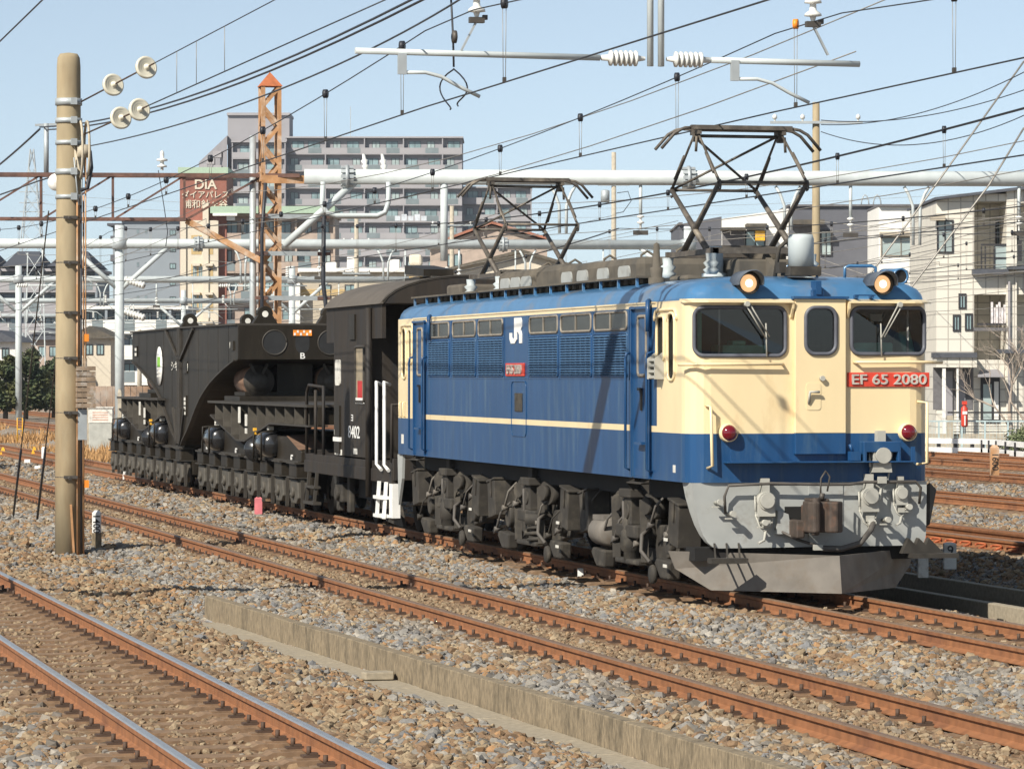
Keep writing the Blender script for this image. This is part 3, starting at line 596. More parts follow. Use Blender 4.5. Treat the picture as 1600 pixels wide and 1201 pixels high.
for yb, ya in WY:
    f = ring_side('upper_window', ya, yb, 2.99, 3.195, .06, .016, M['brassframe'], loco)
    for q0, q1 in ((ya+.02,(ya+yb)/2-.02),((ya+yb)/2+.02,yb-.02)):
        MB().prism(rrect(q0,q1,3.0,3.185,.04,2),'x',-HW-.004,-HW+.004).build('window_pane', M['pane_side'], f)
    MB().box(-HW-.014,-HW,(ya+yb)/2-.018,(ya+yb)/2+.018,2.99,3.195).build('mullion', M['brassframe'], f)
    lo = ring_side('louvre_panel', ya-.02, yb+.02, 2.44, 2.945, .03, .014, M['blue'], loco)
    b = MB(); nc, nr = 6, 15; cw = (yb-ya)/nc
    for r_ in range(nr):
        z = 2.455+r_*.0322
        for q in range(nc):
            c0 = ya+cw*q+.012; b.add([(-HW-.002,c0,z+.026),(-HW-.002,c0+cw-.024,z+.026),(-HW-.034,c0+cw-.03,z+.008),(-HW-.034,c0+.006,z+.008),(-HW-.002,c0,z),(-HW-.002,c0+cw-.024,z)],[(0,1,2,3),(3,2,5,4),(0,3,4),(1,5,2)])
    MB().box(-HW-.003,-HW+.001,ya,yb,2.45,2.94).build('louvre_gap_shade', M['blue_gap_shade'], lo); b.build('louvre_slats', M['blue_slat_lit'], lo)  # dark backing panel paints the shade between the slats
b = MB()
for y in (2.42,4.03,5.64,7.24,8.55,10.12,11.72,13.25): b.box(-HW-.006,-HW+.002,y-.018,y+.018,2.40,3.21)
b.box(-HW-.005,-HW+.002,2.42,13.25,2.405,2.425); b.build('panel_strip', M['blue'], loco)
# doors with tall grab rails
for ya, yb in ((1.52,2.24),(LB-2.12,LB-1.42)):
    d = MB(); d.box(-HW-.003,-HW+.02,ya,yb,1.29,3.215); d = d.build('cab_door', M['blue'], loco)
    b = MB(); b.box(-HW-.03,-HW,ya-.03,ya,1.28,3.25); b.box(-HW-.03,-HW,yb,yb+.03,1.28,3.25); b.box(-HW-.04,-HW,ya-.05,yb+.05,3.215,3.245); b.build('door_frame', M['blue'], d)
    MB().box(-HW-.03,-HW-.008,(ya+yb)/2-.02,(ya+yb)/2+.10,2.28,2.31).box(-HW-.025,-HW,(ya+yb)/2-.05,(ya+yb)/2,2.05,2.3).build('door_handle', M['under_dark'], d)
    for y in (ya-.09, yb+.09): MB().tube([(-HW,y,2.72),(-HW-.06,y,2.70),(-HW-.07,y,2.64),(-HW-.07,y,1.38),(-HW,y,1.35)], .017, 6).build('door_handrail', M['blue'], loco)
    MB().box(-HW-.10,-HW,ya+.05,yb-.05,1.21,1.225).add([(-HW,ya+.05,1.26),(-HW-.1,ya+.05,1.215),(-HW,ya+.05,1.1),(-HW,yb-.05,1.26),(-HW-.1,yb-.05,1.215),(-HW,yb-.05,1.1)],[(0,1,2),(3,5,4)]).build('door_step', M['under'], loco)
    MB().box(-HW-.08,-HW,ya+.1,yb-.3,1.66,1.69).build('foot_rung', M['blue'], d)
# lettering and plates on the side
pl = MB().box(-HW-.02,-HW+.002,7.42,8.42,2.44,2.61).build('number_plate', M['red'], loco, bev=.006)
text('plate_lettering', 'EF65 2080', .165, Mside(-HW-.028,7.92,2.523), M['silver'], pl, .008, sx=1.15)
b = MB(); LG = lambda pts: b.prism([(8.24-a, 2.868+z) for a, z in pts], 'x', -HW-.010, -HW-.001)
LG([(.26,.08),(.40,.08),(.40,.145),(.47,.145),(.53,.11),(.53,0),(.67,0),(.67,.12),(.61,.172),(.67,.215),(.67,.29),(.62,.335),(.26,.335)]); LG([(0,.14),(0,.06),(.08,0),(.29,0),(.40,.05),(.40,.0795),(.26,.0795),(.24,.065),(.15,.065),(.13,.085),(.13,.14)])
b.build('logo', M['white'], loco)
MB().box(-HW-.012,-HW,7.55,7.95,1.98,2.22).build('maker_plate', M['under'], loco, bev=.004)
ring_side('access_hatch', 7.35, 8.15, 1.66, 2.37, .08, .006, M['blue'], loco)
for y, z, s in ((.50,1.37,.06),(14.9,1.43,.10)): MB().box(-HW-.004,-HW,y,y+s*1.6,z,z+s*1.4).build('stencil_panel', M['whitedirty'], loco)
b = MB(); b.tube([(-HW,LB-.5,2.05),(-HW-.04,LB-.5,2.04),(-HW-.04,LB-.5,1.84),(-HW,LB-.5,1.83)],.012,5); b.tube([(-HW,LB-.75,2.05),(-HW-.04,LB-.75,2.04),(-HW-.04,LB-.75,1.84),(-HW,LB-.75,1.83)],.012,5); b.build('grab_iron', M['cream'], loco)
MB().box(-HW-.012,-HW,1.3,LB-1.3,3.272,3.29).build('rain_gutter', M['cream'], loco)
for y in (2.5,14.0): MB().tube([(-HW-.02,y-1.0,3.30),(-HW-.05,y-1.05,3.30),(-HW-.05,y-1.05,2.95)],.03,6).build('drain_pipe', M['blue'], loco)
# grey ladder skirt at the rear end
MB().prism([(LB-.05,1.26),(LB-.42,1.26),(LB-.36,.9),(LB-.12,.5)],'x',-HW+.03,-HW+.07).build('rear_skirt', M['skirt'], loco)

# ---- roof
b = MB(); b.box(-.78,.78,4.3,8.2,3.56,3.90); b.box(-.74,.74,8.2,9.6,3.56,3.93); b.box(-.78,.78,9.6,11.6,3.56,3.90); rm = b.build('roof_monitor', M['roof_dirt'], loco, bev=.09)
b = MB()
for y in (4.9,5.9,6.9,7.7,9.9,10.5,11.1): b.prism(rrect(y-.26,y+.26,3.62,3.80,.08,3),'x',-.80,-.775)
b.build('vent_cover', M['skirt'], rm)
for y in (4.6,6.2,8.0,9.8,11.3): MB().tube([(-.2,y,3.90),(-.2,y,3.98),(-.12,y,4.03),(-.04,y,3.98),(-.04,y,3.90)],.018,5).build('lifting_eye', M['roof_dirt'], rm)
b = MB(); b.box(-.7,.7,14.3,15.2,3.57,3.8); b.box(-.6,.6,2.9,3.6,3.56,3.64); b.build('roof_box', M['roof_dirt'], loco, bev=.06)
for x in (-1.06, 1.06):
    wk = MB(); wk.box(x-.14,x+.14,2.9,15.4,3.60,3.625); 
    wk = wk.build('roof_walkway', M['roof_dirt'], loco)
    for y in np.arange(3.0,15.4,.82): MB().bar((x-.1,y,3.44),(x-.1,y,3.60),.03,.03).bar((x+.1,y,3.5),(x+.1,y,3.60),.03,.03).build('walkway_support', M['blue_roof_lit'], wk)
b = MB()
for y in np.arange(3.2,15.2,.35): b.cbox((-1.0,y,3.57),(.1,.12+.1*random.random(),.05+.05*random.random()))
b.tube([(-.95,3.2,3.58),(-.95,15,3.58)],.025,6); b.build('roof_conduit', M['roof_dirt'], loco)
t = MB().lathe([(0,0),(0,.145),(.31,.145),(.36,.13),(.37,0)],(.02,.42,3.67),(0,0,1),24).build('sand_tank', M['tank'], loco)
MB().cbox((.02,.42,3.62),(.36,.36,.10)).cbox((-.19,.5,3.66),(.08,.14,.12)).build('tank_foot', M['under'], t)
MB().lathe([(0,.15),(.04,.15),(.05,.105),(.34,.10),(.36,.08),(.36,0)],(-.42,2.3,3.60),(0,0,1),16).build('arrester', M['tank'], loco)
MB().box(-.3,.6,1.8,2.7,3.57,3.80).cyl((.2,2.2,3.78),(.2,2.2,3.95),.22,12).build('main_switch', M['roof_dirt'], loco, bev=.03)
MB().prism([(1.3,3.57),(2.5,3.57),(2.5,3.62),(1.9,3.86)],'x',.05,.12).build('sloping_bracket', M['roof_dirt'], loco)
MB().lathe([(0,.10),(.1,.10),(.11,.07),(.22,.08),(.23,.05),(.5,.035),(.52,0)],(-.95,2.9,3.50),(0,0,1),12).build('whip_mount', M['roof_dirt'], loco)
for x, y in ((.72,.95),(-.0,.9)): hrail([(x,y,3.55),(x,y,3.68),(x+.05,y,3.70),(x+.32,y,3.70),(x+.37,y,3.68),(x+.37,y,3.55)],.018,'blue_roof_lit','roof_grab_rail')
hrail([(-.1,1.0,3.57),(-.05,1.0,3.9),(.05,1.0,3.98),(.1,1.0,3.98)],.025,'under','tank_pipe')

# ---- pantographs
def pantograph(yc, zk, zh, xoff=0):
    p = MB(); p.box(-.62,.62,yc-.95,yc-.87,3.86,3.93); p.box(-.62,.62,yc+.87,yc+.95,3.86,3.93); p.box(-.6,-.53,yc-.95,yc+.95,3.86,3.92); p.box(.53,.6,yc-.95,yc+.95,3.86,3.92)
    p.box(-.35,.35,yc-.14,yc+.14,3.84,3.98); p = p.build('pantograph', M['pan'], loco)
    for x in (-.6,.6):
        for y in (-.9,.9): MB().lathe([(0,.06),(.05,.10),(.08,.06),(.13,.10),(.16,.06),(.24,.07)],(x,yc+y,3.62),(0,0,1),10).build('insulator', M['tank'], p)
    for sx in (-.53,.53):
        for sy in (-1,1):
            b = MB(); b.tube([(sx,yc-sy*.52,3.90),(sx,yc+sy*.98,zk)],[.040,.028],8); b.build('lower_arm', M['pan'], p)
            b = MB(); b.tube([(sx,yc+sy*.98,zk),(sx*.97,yc+sy*.10,zh-.08)],[.020,.015],6); b.tube([(sx*1.02,yc+sy*.8,zk+.12),(sx*1.0,yc+sy*.45,zk+(zh-zk)*.55)],.022,5); b.build('upper_arm', M['pan'], p)
            MB().tube([(sx,yc+sy*.98+.05*math.cos(a),zk-.03+.06*math.sin(a)) for a in np.linspace(0,5.6,9)],.012,5).build('knuckle', M['iron'], p)
    for sy in (-1,1): MB().tube([(-.53,yc+sy*.98,zk),(.53,yc+sy*.98,zk)],.02,6).build('cross_tube', M['pan'], p)
    MB().tube([(-.50,yc+.15,zh-.09),(.53,yc+.95,zk)],.016,6).tube([(.50,yc+.15,zh-.09),(-.53,yc+.95,zk)],.016,6).build('diagonal_tube', M['pan'], p)
    hd = MB(); hd.box(-.62,.62,yc-.17,yc-.10,zh-.02,zh+.03); hd.box(-.62,.62,yc+.10,yc+.17,zh-.02,zh+.03); hd.box(-.5,.5,yc-.12,yc+.12,zh-.03,zh-.012)
    hd.tube([(-.55,yc,zh-.09),(.55,yc,zh-.09)],.022,6)
    for x in (-.52,.52): hd.bar((x,yc,zh-.16),(x,yc,zh),.07,.07); hd.bar((x,yc-.16,zh-.05),(x,yc+.16,zh-.05),.05,.05); hd.tube([(x*1.04,yc-.1,zh-.1),(x*1.06,yc-.1,zh-.28)],.018,5)
    hd = hd.build('collector_head', M['pan'], p)
    for sx in (-1,1):
        for sy in (-.135,.135): MB().tube([(sx*.6,yc+sy,zh+.005),(sx*.72,yc+sy,zh-.015),(sx*.82,yc+sy,zh-.07),(sx*.98,yc+sy,zh-.25)],.02,6).build('horn', M['pan'], hd)
pantograph(2.72, 4.68, 5.36); pantograph(13.1, 4.60, 5.28)

# ---- running gear
def bogie(yc):
    g = MB(); fx = -1.06
    for sx in (-1, 1):
        x0, x1 = (sx*1.05-.06, sx*1.05+.06)
        g.prism([(yc-1.95,.50),(yc-1.95,.72),(yc-.55,.72),(yc-.45,.44),(yc+.45,.44),(yc+.55,.72),(yc+1.95,.72),(yc+1.95,.50),(yc+.9,.34),(yc+.5,.24),(yc-.5,.24),(yc-.9,.34)],'x',x0,x1)
    g.box(-1.0,1.0,yc-.3,yc+.3,.4,.8); g.box(-.95,.95,yc-2.0,yc-1.85,.45,.7); g.box(-.95,.95,yc+1.85,yc+2.0,.45,.7)
    g = g.build('bogie', M['under'], loco, bev=.015)
    for y in (yc-1.4, yc+1.4):
        w = MB(); w.cyl((-.62,y,.56),(.62,y,.56),.09,12)
        for sx in (-1,1): w.lathe([(-.07,.10),(-.07,.42),(-.05,.50),(-.045,.56),(.0,.56),(.02,.56),(.03,.50),(.05,.18),(.12,.15)],(sx*.56,y,.56),(sx,0,0),28)
        w.build('wheelset', M['under_dark'], g)
        MB().box(-1.17,-.98,y-.22,y+.22,.40,.72).cyl((-1.15,y,.56),(-1.24,y,.56),.15,14).build('axlebox', M['under'], g, bev=.02)
        MB().prism([(y-.26,.14),(y+.1,.14),(y+.34,.30),(y+.26,.36),(y-.3,.34)],'x',-1.30,-1.16).build('lower_link', M['under'], g, bev=.02)
    MB().box(-1.34,-1.10,yc-.46,yc+.46,.55,.70).box(-1.34,-1.10,yc-.5,yc+.5,.24,.30).build('spring_seat', M['under'], g, bev=.02)
    for y in ((-.30,) if yc == 7.72 else ()):
        MB().cyl((-1.22,yc+y,.52),(-1.22,yc+y,.66),.20,18).build('spring_cap', M['under'], g)
        MB().tube([(-1.22+.15*math.cos(a),yc+y+.19*math.sin(a),.29+a/(2*math.pi)*.075) for a in np.linspace(0,2*math.pi*3.6,44)],.026,6).build('coil_spring', M['under'], g)
    if yc != 7.72: MB().lathe([(0,.05),(.04,.10),(.16,.10),(.18,.13),(.40,.13),(.42,.10),(.54,.10),(.6,.05)],(-1.25,yc+.05,.22),(0,.05,1),12).build('oil_damper', M['under'], g)
    b = MB(); b.box(-1.32,-1.08,yc-.15,yc+.15,.70,1.06); b.box(-1.36,-1.06,yc-.24,yc+.24,1.02,1.12); b.box(-1.28,-1.1,yc-.10,yc+.10,1.12,1.27); b.cyl((-1.34,yc,.86),(-1.30,yc,.86),.09,12); b.build('bolster_post', M['under'], g, bev=.012)
    for y in (yc-1.98,yc+1.92):
        sgn = 1 if y < yc else -1
        bx = MB(); M4 = Matrix.Translation((-1.2,y,.80)) @ Matrix.Rotation(.14*sgn,4,'X'); bx.box(-.14,.14,-.2,.2,-.26,.22,0,M4); bx.box(-.155,.155,-.22,.22,.22,.25,0,M4); bx.box(-.165,-.14,-.05,-.03,-.0,.25,0,M4)
        bx.build('sand_box', M['under'], g, bev=.014)
    for y in (yc-.62,yc+.62):
        b = MB(); b.cyl((-1.05,y+.05,.94),(-1.22,y-.02,.94),.16,14); b.cyl((-1.22,y-.02,.94),(-1.30,y-.05,.94),.10,12); b.build('brake_cylinder', M['under'], g)
        b = MB(); b.bar((-1.28,y,.28),(-1.24,y+.22,1.0),.09,.05); b.build('brake_hanger', M['under'], g)
    MB().tube([(-1.2,yc-.5,.66),(-1.32,yc-.62,.60),(-1.34,yc-.66,.42),(-1.3,yc-.9,.30)],.025,6).tube([(-1.15,yc+.3,1.2),(-1.3,yc+.25,.95),(-1.33,yc+.1,.7),(-1.25,yc+.3,.5)],.022,6).build('air_hose', M['hose'], g)
    for q in range(7):
        y0_ = yc-1.7+q*.55+random.uniform(-.1,.1); z0_ = random.uniform(.35,.8); MB().tube([(-1.15,y0_,z0_+.35),(-1.28,y0_+.05,z0_+.2),(-1.30,y0_+.2,z0_-.02),(-1.29,y0_+.38,z0_-.08)],random.choice((.011,.016)),5).cyl((-1.33,y0_+.2,z0_-.02),(-1.25,y0_+.2,z0_-.02),.035,8).build('brake_pipe', M[random.choice(('hose','plow','under'))], g)
    MB().lathe([(0,.0),(0,.1),(.03,.115),(.06,.1),(.06,0)],(-1.34,yc-1.05,.17),(1,0,0),14).build('guide_roller', M['under'], g)
    MB().cbox((-1.36,yc-1.75,.60),(.012,.13,.035)).cbox((-1.36,yc-1.72,.30),(.012,.13,.035)).build('white_mark', M['whitedirty'], g)
for yc in (2.85, 7.72, 12.55): bogie(yc)
MB().lathe([(0,0),(0,.14),(.03,.17),(.5,.17),(.53,.14),(.53,0)],(-1.2,4.5,.56),(0,-1,0),16).box(-1.3,-1.1,4.0,4.5,.70,.76).build('air_reservoir', M['plow'], loco)
MB().box(-1.2,1.2,.4,LB-.3,1.05,1.28).box(-.6,.6,.6,LB-.6,.6,1.05).build('underframe', M['under_dark'], loco)
# ---------------------------------------------------------------- brake van
M['vanblack'] = pm('van_black_paint', (.036,.029,.023), .65, spec=.25, var=.2, scale=5, col2=(.028,.028,.03), amt=.45, scale2=3, stretch=(2,2,.25))
M['wagon'] = pm('wagon_black_paint', (.019,.015,.010), .5, spec=.25, var=.2, scale=3, col2=(.042,.034,.025), amt=.35, scale2=1.2, stretch=(1.5,1.5,.4))
M['wagon_rim'] = pm('wagon_pale_edge', (.040,.034,.027), .6, var=.2)  # edges a tone paler than the wagon black
M['axle'] = pm('axlebox_pale', (.075,.066,.053), .7, var=.25, scale=7); M['wagon_gloss'] = pm('wagon_gloss_black', (.018,.018,.019), .25, coat=.5)  # axle tone is paler than the wagon black
M['rustplate'] = pm('rusted_plate', (.17,.10,.065), .85, var=.2)
M['roofgrey'] = pm('van_roof_grey', (.105,.09,.075), .8, var=.15, scale=3)
van = thing('brake_van', 'small black brake van numbered 8402 coupled behind the blue locomotive', 'brake van', (13.02, 55.0, 0))
h = 1.36
b = MB(); b.box(-h,h,0.05,7.25,.99,1.12); b.box(-h-.02,-h+.06,.05,7.25,.80,1.0); b.box(h-.06,h+.02,.05,7.25,.80,1.0); b.box(-h,h,.0,.10,.85,1.18); b.box(-h,h,7.2,7.3,.85,1.18); b.build('underframe', M['vanblack'], van, bev=.01)
b = MB(); b.box(-h,h,1.75,4.7,1.14,3.58)
body_v = b.build('van_body', M['vanblack'], van, bev=.015)
MB().box(-h,-h+.06,.82,1.75,3.02,3.58).box(-h,-h+.06,4.7,5.32,2.98,3.58).box(h-.06,h,.82,1.75,3.02,3.58).box(h-.06,h,4.7,5.32,2.98,3.58).build('canopy_side', M['vanblack'], van)
arc = [(h*1.03*math.cos(a), 3.50+.50*math.sin(a)) for a in np.linspace(.18, math.pi-.18, 15)]
MB().prism([(h*1.04,3.55)]+[(x,z) for x,z in arc]+[(-h*1.04,3.55)], 'y', .78, 5.36).build('roof', M['roofgrey'], van)
ends = [(h,3.56)]+[(x*.96,z-.03) for x,z in arc]+[(-h,3.56)]
MB().prism(ends,'y',.755,.80).build('gable_board', M['vanblack'], van)
MB().tube([(x*.99,.75,z-.01) for x,z in arc],.016,5).build('gable_trim', M['wagon_rim'], van)
b = MB(); b.box(-.62,-.1,1.5,2.6,3.92,3.99); b.prism([(1.3,3.99),(2.7,4.06),(2.7,4.20),(1.3,4.10)],'x',-.6,-.12); b.build('roof_vent', M['wagon'], van)
w_ = ring_side('window', 2.16, 2.82, 2.03, 2.90, .05, .03, M['wagon_rim'], van, -h-.006)
MB().box(-h-.012,-h+.002,2.2,2.78,2.06,2.87).build('window_pane', pm('blind_beige', (.31,.25,.165), .5), w_)
MB().box(-h-.016,-h,2.3,2.66,2.05,2.36).build('red_curtain', pm('red_cloth', (.42,.03,.03), .8), w_)
MB().box(-h-.02,-h,2.17,2.81,2.0,2.09).build('window_sill', M['white'], w_)
MB().prism(rrect(4.1,4.5,2.28,2.70,.06,3),'x',-h-.02,-h).build('white_plate', M['whitedirty'], van)
b = MB(); b.box(-h-.03,-h,2.85,3.3,3.02,3.42); b.build('side_lamp_plate', M['wagon'], van)
b = MB(); b.box(-h-.03,-h,4.1,4.5,1.18,1.95); b.build('label_holder', M['wagon'], van)
MB().box(-h-.035,-h,4.05,4.6,1.37,1.44).build('white_mark', M['white'], van)
MB().tube([(-h-.05,1.62,3.5),(-h-.05,1.62,.55)],.05,8).build('drain_pipe', M['vanblack'], van)
text('van_number', '8402', .27, Mside(-h-.006,3.0,1.53), M['white'], van, .002, sx=1.75)
text('van_class_mark', 'ヨ', .14, Mside(-h-.006,3.15,1.76), M['white'], van, .002, sx=1.5)
b = MB()
for y, z, l in ((4.45,1.2,.3),(4.1,1.2,.2),(2.9,1.24,.3),(1.95,1.7,.2),(1.75,1.7,.12),(1.85,1.15,.15),(4.6,1.52,.1)): b.box(-h-.005,-h,y-l/2,y+l/2,z-.05,z+.04)
b.build('stencil_marks', M['whitedirty'], van)
def vrail(pts, mat='white', r=.028): MB().tube(pts, r, 8).build('handrail', M[mat], van)
vrail([(-h+.05,1.05,2.30),(-h-.06,.98,2.34),(-h-.07,.9,2.25),(-h-.07,.9,1.08),(-h-.06,.6,1.0)]); vrail([(-h+.05,.45,2.30),(-h-.06,.40,2.34),(-h-.07,.32,2.25),(-h-.07,.32,1.08),(-h-.06,.05,1.0)])
vrail([(-.9,.1,2.0),(-.9,.08,2.52),(-.8,.08,2.60),(.9,.08,2.60),(.9,.08,1.1)], 'wagon_rim'); vrail([(-h,.1,1.12),(-h,.1,2.0),(-.6,.1,2.0)], 'vanblack'); vrail([(-h,5.6,1.12),(-h,5.6,2.25),(-h,6.9,2.28),(-h,7.1,2.15),(-h,7.1,1.12)], 'vanblack'); vrail([(-h,6.3,1.12),(-h,6.3,2.2)], 'vanblack')
lad = MB()
for y in (.28,.80): lad.bar((-h-.05,y,.82),(-h-.10,y-.05,.26),.05,.05)
for z in (.30,.58): lad.box(-h-.14,-h-.0,.22,.84,z-.025,z+.025)
lad.box(-h-.02,-h+.10,-.05,.20,.28,.80); lad.build('step_ladder', M['white'], van)
b = MB()
for y in (5.9,6.6): b.bar((-h-.05,y,.82),(-h-.10,y,.30),.05,.05)
b.box(-h-.14,-h,5.8,6.7,.28,.33); b.box(-h-.12,-h,5.85,6.65,.55,.59); b.build('step_ladder', M['wagon_rim'], van)
for y in (1.7, 5.0):
    w = MB(); w.cyl((-.6,y,.43),(.6,y,.43),.08,10)
    for sx in (-1,1): w.lathe([(-.07,.1),(-.07,.38),(-.045,.43),(.03,.43),(.04,.38),(.05,.14)],(sx*.56,y,.43),(sx,0,0),24)
    w.build('wheelset', M['under_dark'], van)
    MB().box(-1.22,-1.0,y-.3,y+.3,.36,.66).cyl((-1.2,y,.5),(-1.28,y,.5),.12,10).box(-1.15,-1.05,y-.55,y-.35,.2,.8).box(-1.15,-1.05,y+.35,y+.55,.2,.8).build('axlebox', M['under'], van, bev=.02)
MB().prism([(.7,.10),(2.0,.16),(2.0,.62),(1.4,.85)],'x',-1.05,-1.0).build('guard_plate', M['under'], van)
MB().box(-1.0,1.0,2.4,4.4,.45,.99).build('underfloor_gear', M['under_dark'], van)
MB().cyl((0,-.5,.88),(0,.1,.88),.12,10).box(-.15,.15,-.6,-.3,.72,1.04).build('coupler', M['coupler'], van)

# ---------------------------------------------------------------- heavy-load wagon
wag = thing('heavy_load_wagon', 'long black heavy load wagon with arched twin girder halves on many axles', 'wagon', (13.02, 69.8, 0))
gw = 1.25; GJ = 7.25
half = [(0,2.74),(0,3.40),(GJ,3.42),(GJ,.98),(6.95,.98),(6.78,1.08),(6.1,1.30),(5.5,1.55),(4.95,1.78),(4.4,1.98),(3.85,2.13),(3.1,2.30),(2.3,2.44),(1.4,2.58),(.5,2.70),(.2,2.735)]
def shf(p, k): return p if k == 0 else [(13.3+y, z) for y, z in p]
def mir(p, k): return p if k == 0 else [(2*GJ+.02-y, z) for y, z in p]
for k in (0, 1):
    pr = mir(half, k)
    g = MB().prism(pr,'x',-gw,gw).build('girder_half', M['wagon'], wag, bev=.012)
    b = MB()
    top = mir([(0,3.40),(0,3.435),(GJ,3.455),(GJ,3.42)], k); b.prism(top,'x',-gw-.05,gw+.05)
    edge = mir(half[4:], k)
    for sx in (-1, 1):
        for p, q in zip(edge[:-1], edge[1:]): b.bar((sx*gw,p[0],p[1]),(sx*gw,q[0],q[1]),.10,.03)
    b.build('girder_flange', M['wagon_rim'], g)
    b = MB()
    for y in np.arange(1.1, GJ-.3, 1.25):
        yy = mir([(y,0)],k)[0][0]; zb = np.interp(y,[0,.5,2.3,3.85,4.95,6.1,6.9],[2.76,2.72,2.46,2.15,1.80,1.32,1.1]); b.box(-gw-.004,-gw,yy-.012,yy+.012,zb+.05,3.39)
    b.build('weld_strip', M['wagon'], g)
    yj = mir([(GJ-.1,0)],k)[0][0]
    b = MB(); b.box(-gw-.05,-gw,yj-.06,yj+.06,1.0,3.42); y2 = mir([(GJ-1.9,0)],k)[0][0]; b.bar((-gw-.03,yj,2.75),(-gw-.03,y2,3.40),.04,.06); b.build('joint_rib', M['wagon_rim'], g)
    b = MB()
    for q in (.35,.8): y3 = mir([(GJ-q,0)],k)[0][0]; b.bar((-gw-.04,mir([(GJ-.2,0)],k)[0][0],1.0),(-gw-.04,y3,1.75),.05,.05)
    b.build('joint_brace', M['wagon_rim'], g)
    for y in ((.45,) if k == 0 else (4.75,)):
        ym = mir([(y,0)],k)[0][0]
        for x in (-.66,.60):
            l = MB(); l.prism([(x-.25,3.43),(x+.25,3.43),(x+.14,3.60)]+[(x+.155*math.cos(a),3.62+.155*math.sin(a)) for a in np.linspace(0,math.pi,9)]+[(x-.14,3.60)],'y',ym-.10,ym+.10); l = l.build('lifting_lug', M['wagon'], g, bev=.01)
            MB().cyl((x,ym-.104,3.62),(x,ym+.104,3.62),.062,12).build('pin', M['whitedirty'], l)
    ye = mir([(0,0)],k)[0][0]; sg = -1 if k == 0 else 1
    for x in (-.54,.54):
        r_ = MB().tube([(x+.235*math.cos(a),ye+sg*.004,3.07+.235*math.sin(a)) for a in np.linspace(0,2*math.pi,25)],.016,6).build('access_hole', M['wagon_rim'], g)
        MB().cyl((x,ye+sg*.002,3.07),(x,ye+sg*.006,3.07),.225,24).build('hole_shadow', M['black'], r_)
    s = MB().prism(rrect(-.135,.135,2.87,3.26,.13),'y',ye-.004,ye+.005).build('slot_shadow', M['black'], g)  # flat black plate painting the shade inside the slot
    hp = MB().box(-.18,.18,ye-.02,ye+.02,3.20,3.31).build('hazard_plate', M['orange'], g); b = MB()
    for q in range(6): b.box(-.17+q*.06,-.135+q*.06,ye-.024,ye+.024,3.205+.05*(q%2),3.255+.05*(q%2))
    b.build('hazard_check', M['white'], hp)
    if k == 0: text('girder_letter','B',.16,Mfront(0,ye-.006,2.81),M['white'],g,.002,sx=1.2)
    # slewing bolster and rollers
    for x in (-.72,.72):
        yb = mir([(1.3,0)],k)[0][0]
        d_ = MB().cyl((x,yb-.55,2.33),(x,yb+.55,2.33),.30,20).build('roller_drum', M['rustplate'], g)
        MB().lathe([(0,0),(0,.30),(.05,.30),(.05,.2),(.06,.2),(.10,.09),(.12,0)],(x,yb-.56,2.33),(0,-1,0),20).bar((x,yb-.6,2.35),(x-.18,yb-.6,2.66),.07,.05).bar((x,yb-.6,2.35),(x+.16,yb-.6,2.66),.07,.05).build('drum_bracket', M['wagon_rim'], d_)
    yb = mir([(1.3,0)],k)[0][0]
    MB().box(-1.15,1.15,yb-.9,yb+.9,1.93,2.04).box(-1.0,1.0,yb-.6,yb+.6,2.04,2.12).box(-.35,.35,yb-.5,yb+.5,2.1,2.7).build('bolster_plate', M['wagon'], g, bev=.01)
    # upper trestle beam
    ya = -7.6
    ye_ = -8.0 if k == 0 else -3.9
    fb = shf([(2.5,1.90),(2.5,1.66),(-.55,1.22),(-1.5,1.22)]+([(-4.2,1.58),(-8.0,1.58),(-8.0,1.90)] if k == 0 else [(-3.9,1.55),(-3.9,1.9)]), k)
    t_ = MB()
    for sx in (-1.22, 1.14): t_.prism(fb,'x',sx,sx+.08)
    t_.box(-1.2,1.2,min(p[0] for p in fb)+.1,max(p[0] for p in fb)-.1,1.6,1.86); t_ = t_.build('trestle_beam', M['wagon'], wag)
    b = MB(); b.prism(shf([(2.6,1.90),(ye_,1.90),(ye_,1.945),(2.6,1.945)],k),'x',-1.42,1.42)
    lo = shf([(2.5,1.66),(-.55,1.22),(-1.5,1.22),(-4.2,1.58)]+([(-8.0,1.58)] if k == 0 else []),k)
    for p,q in zip(lo[:-1],lo[1:]): b.bar((-1.22,p[0],p[1]),(-1.22,q[0],q[1]),.34,.03)
    b.build('beam_flange', M['wagon_rim'], t_)
    for y in np.arange(-7.6 if k == 0 else -3.6,2.5,.95):
        yy = shf([(y,0)],k)[0][0]; zb = np.interp(y,[-8,-4.2,-1.5,-.55,2.5],[1.58,1.58,1.22,1.22,1.66]); MB().box(-1.38,-1.22,yy-.015,yy+.015,zb,1.90).build('beam_rib', M['axle'], t_)  # strong light on the ribs painted in as a paler tone
    b = MB()
    for y,z0,z1 in ((-1.0,1.55,1.85),(-1.75,1.5,1.72),(-1.75,1.36,1.46)): yy = shf([(y,0)],k)[0][0]; b.box(-1.40,-1.385,yy-.10,yy+.10,z0,z1)
    b.build('stencil_marks', M['whitedirty'], t_)
